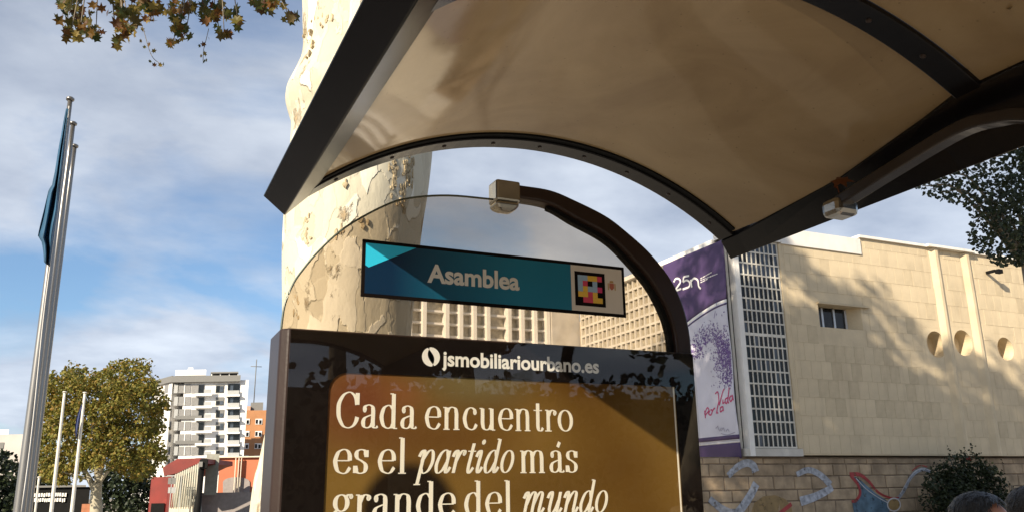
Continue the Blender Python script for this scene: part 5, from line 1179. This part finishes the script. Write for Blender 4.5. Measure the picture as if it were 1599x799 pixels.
# ------------------------------------------------------------------ people waiting beyond the shelter
def person(loc, face, h, label, top_col, hair_col, skin_col):
    t_ = thing('person', label, 'person', loc); s_ = h/1.7
    J = {'pel': (0, 0, .93, .15, .12), 'spine': (0, 0.0, 1.12, .145, .11), 'chest': (0, 0, 1.30, .17, .12), 'neck': (0, -.005, 1.45, .058, .058), 'chin': (0, .02, 1.52, .062, .066), 'head': (0, .022, 1.60, .074, .092), 'crownv': (0, .012, 1.665, .05, .06)}
    E_ = [('pel', 'spine'), ('spine', 'chest'), ('chest', 'neck'), ('neck', 'chin'), ('chin', 'head'), ('head', 'crownv')]
    for sg, nm in ((-1, 'l'), (1, 'r')):
        J.update({nm+'sh': (sg*.185, 0, 1.37, .062, .062), nm+'el': (sg*.235, -.01, 1.09, .043, .043), nm+'wr': (sg*.235, .06, .85, .03, .03), nm+'ha': (sg*.232, .08, .77, .036, .022), nm+'fi': (sg*.23, .09, .70, .02, .014),
                  nm+'hip': (sg*.095, 0, .86, .095, .095), nm+'kn': (sg*.10, .02, .48, .06, .06), nm+'an': (sg*.10, -.01, .09, .04, .045), nm+'to': (sg*.11, .15, .04, .035, .028)})
        E_ += [('chest', nm+'sh'), (nm+'sh', nm+'el'), (nm+'el', nm+'wr'), (nm+'wr', nm+'ha'), (nm+'ha', nm+'fi'), ('pel', nm+'hip'), (nm+'hip', nm+'kn'), (nm+'kn', nm+'an'), (nm+'an', nm+'to')]
    names = list(J); rot = Matrix.Rotation(face, 3, 'Z')
    me = bpy.data.meshes.new('body'); me.from_pydata([rot @ (Vector(J[k_][:3])*s_) for k_ in names], [(names.index(a), names.index(b)) for a, b in E_], [])
    o = bpy.data.objects.new('tmp', me); C.objects.link(o)
    o.modifiers.new('s', 'SKIN'); sv = me.skin_vertices[0].data
    for i, k_ in enumerate(names): sv[i].radius = (J[k_][3]*s_, J[k_][4]*s_); sv[i].use_root = (k_ == 'pel')
    sb = o.modifiers.new('u', 'SUBSURF'); sb.levels = 2; sb.render_levels = 2
    dg = bpy.context.evaluated_depsgraph_get(); me2 = bpy.data.meshes.new_from_object(o.evaluated_get(dg)); bpy.data.objects.remove(o)
    me2.name = 'body'; me2.materials.clear()
    for m in (skin_col, top_col, rubber): me2.materials.append(m)
    for p in me2.polygons:
        p.use_smooth = True; z_ = p.center.z/s_; p.material_index = 0 if z_ > 1.475 or (z_ < .80 and abs((rot.inverted() @ p.center).x) > .19*s_) else (1 if z_ > .88 else 2)
    b = bpy.data.objects.new('body', me2); C.objects.link(b); b.parent = t_
    def blob(name, m, c, rad, keep=lambda v: v, nse=0.0):
        mb = MB(); vs = []; nu_, nv_ = 24, 16
        for j in range(nv_+1):
            for i in range(nu_):
                a, e = 2*math.pi*i/nu_, math.pi*j/nv_; d = Vector((math.cos(a)*math.sin(e), math.sin(a)*math.sin(e), math.cos(e)))
                d2 = d*(1+nse*math.sin(7*a+3*e)*math.sin(5*e+a)); v = keep(d2); vs.append(rot @ ((Vector(c)+Vector((v.x*rad[0], v.y*rad[1], v.z*rad[2])))*s_))
        mb.add(vs, [(j*nu_+i, j*nu_+(i+1) % nu_, (j+1)*nu_+(i+1) % nu_, (j+1)*nu_+i) for j in range(nv_) for i in range(nu_)], True); return mb.build(name, m, t_)
    def hairshape(d):   # pull the front lower half back so the face stays bare
        if d.y > 0.25 and d.z < 0.45: return Vector((d.x*.8, min(d.y, .3)*.5, max(d.z, -.2)))
        return d
    blob('hair', hair_col, (0, .004, 1.615), (.092, .108, .088), hairshape, 0.02)
    mb = MB()
    for _ in range(900):
        d = rnd_dir()
        if d.z < -0.15 or (d.y > 0.3 and d.z < 0.5): continue
        p0 = Vector((d.x*.091, d.y*.107, d.z*.087)); sw = Vector((d.x*.6+random.gauss(0, .25), d.y*.8-.35+random.gauss(0, .25), -.55)).normalized(); tg = (sw-d*sw.dot(d)).normalized(); wd = d.cross(tg)*random.uniform(.0012, .0026); ln = random.uniform(.025, .05)
        c0_ = Vector((0, .004, 1.615)); q = [c0_+p0, c0_+p0*1.025+tg*ln*.5, c0_+(p0+tg*ln)*random.uniform(.99, 1.045)]
        mb.add([rot @ ((q[0]-wd)*s_), rot @ ((q[0]+wd)*s_), rot @ ((q[1]+wd)*s_), rot @ ((q[1]-wd)*s_), rot @ (q[2]*s_)], [(0, 1, 2, 3), (3, 2, 4)])
    o = mb.build('hair_strands', hair_col, t_, recalc=False); o['kind'] = 'stuff'
    blob('face', skin_col, (0, .03, 1.572), (.070, .085, .098))
    blob('nose', skin_col, (0, .122, 1.57), (.013, .02, .022))
    for sg in (-1, 1): blob('ear', skin_col, (sg*.083, .01, 1.575), (.012, .022, .034)); blob('eye', white_print, (sg*.03, .106, 1.59), (.012, .008, .008))
    blob('mouth', mat('lips', (.35, .12, .1), .5), (0, .112, 1.528), (.022, .008, .006))
    return t_
skin = mat('tanned_skin', (0.45, 0.20, 0.12), 0.5, var=0.08); hair1 = mat('black_hair', (0.012, 0.010, 0.009), 0.42, var=0.4, vscale=30, bump=0.5, bscale=120, stretch=(1, 1, .15)); hair2 = mat('dark_brown_hair', (0.022, 0.016, 0.012), 0.42, var=0.4, vscale=30, bump=0.5, bscale=120)
def stand(x, y, D, face, label, topc, hc):
    p = onD(x, y, D); return person((p.x, p.y, 0.12), face, (p.z-0.12)/1.703*1.7, label, topc, hc, skin)
stand(1522, 766, 3.05, R(-128), 'person with short black hair and dark red top waiting beside the shelter', mat('dark_red_top', (0.20, 0.03, 0.025), .8, var=.2), hair1)
stand(1606, 757, 3.5, R(-120), 'person with dark brown hair and grey jacket waiting beside the shelter', mat('grey_jacket', (0.12, 0.12, 0.13), .8, var=.2), hair2)

# dead leaf caught on the rear arm, unseen leaves added over the roof to darken its panels
lf = onX(1313, 281, XA); mb = MB()
plane_leaf(mb, (0, 0, 0), (-.5, -.5, .7), .075, .4); plane_leaf(mb, (.01, .03, -.012), (.4, -.7, .3), .06, 2.2)
o = mb.build('fallen_leaf', leafmat('dead_red_leaf', [(0.22, 0.06, 0.02), (0.13, 0.05, 0.02)], .3), recalc=False); o.location = lf; tag(o, 'curled rusty dead leaf caught between rear arm and roof panel', 'leaf')
mb = MB()
for _ in range(520):
    x = 2.1-abs(random.gauss(0, .22)); y = random.uniform(-2.0, 1.25)
    if x < 1.3 or x > 2.13: continue
    if random.random() < (2.05-x)*0.6: continue
    plane_leaf(mb, (x, y, arch(x)+.075+random.uniform(0, .03)), (random.gauss(0, .4)+.4, random.gauss(0, .4), 1), random.uniform(.09, .17), random.uniform(0, 6.28))
o = mb.build('shading_leaves', MATS['old_bark_flake'] if 'old_bark_flake' in MATS else flake, recalc=False); o['kind'] = 'stuff'; o['label'] = 'brown leaves added unseen above the shelter roof to darken its panels'; o['category'] = 'leaves'
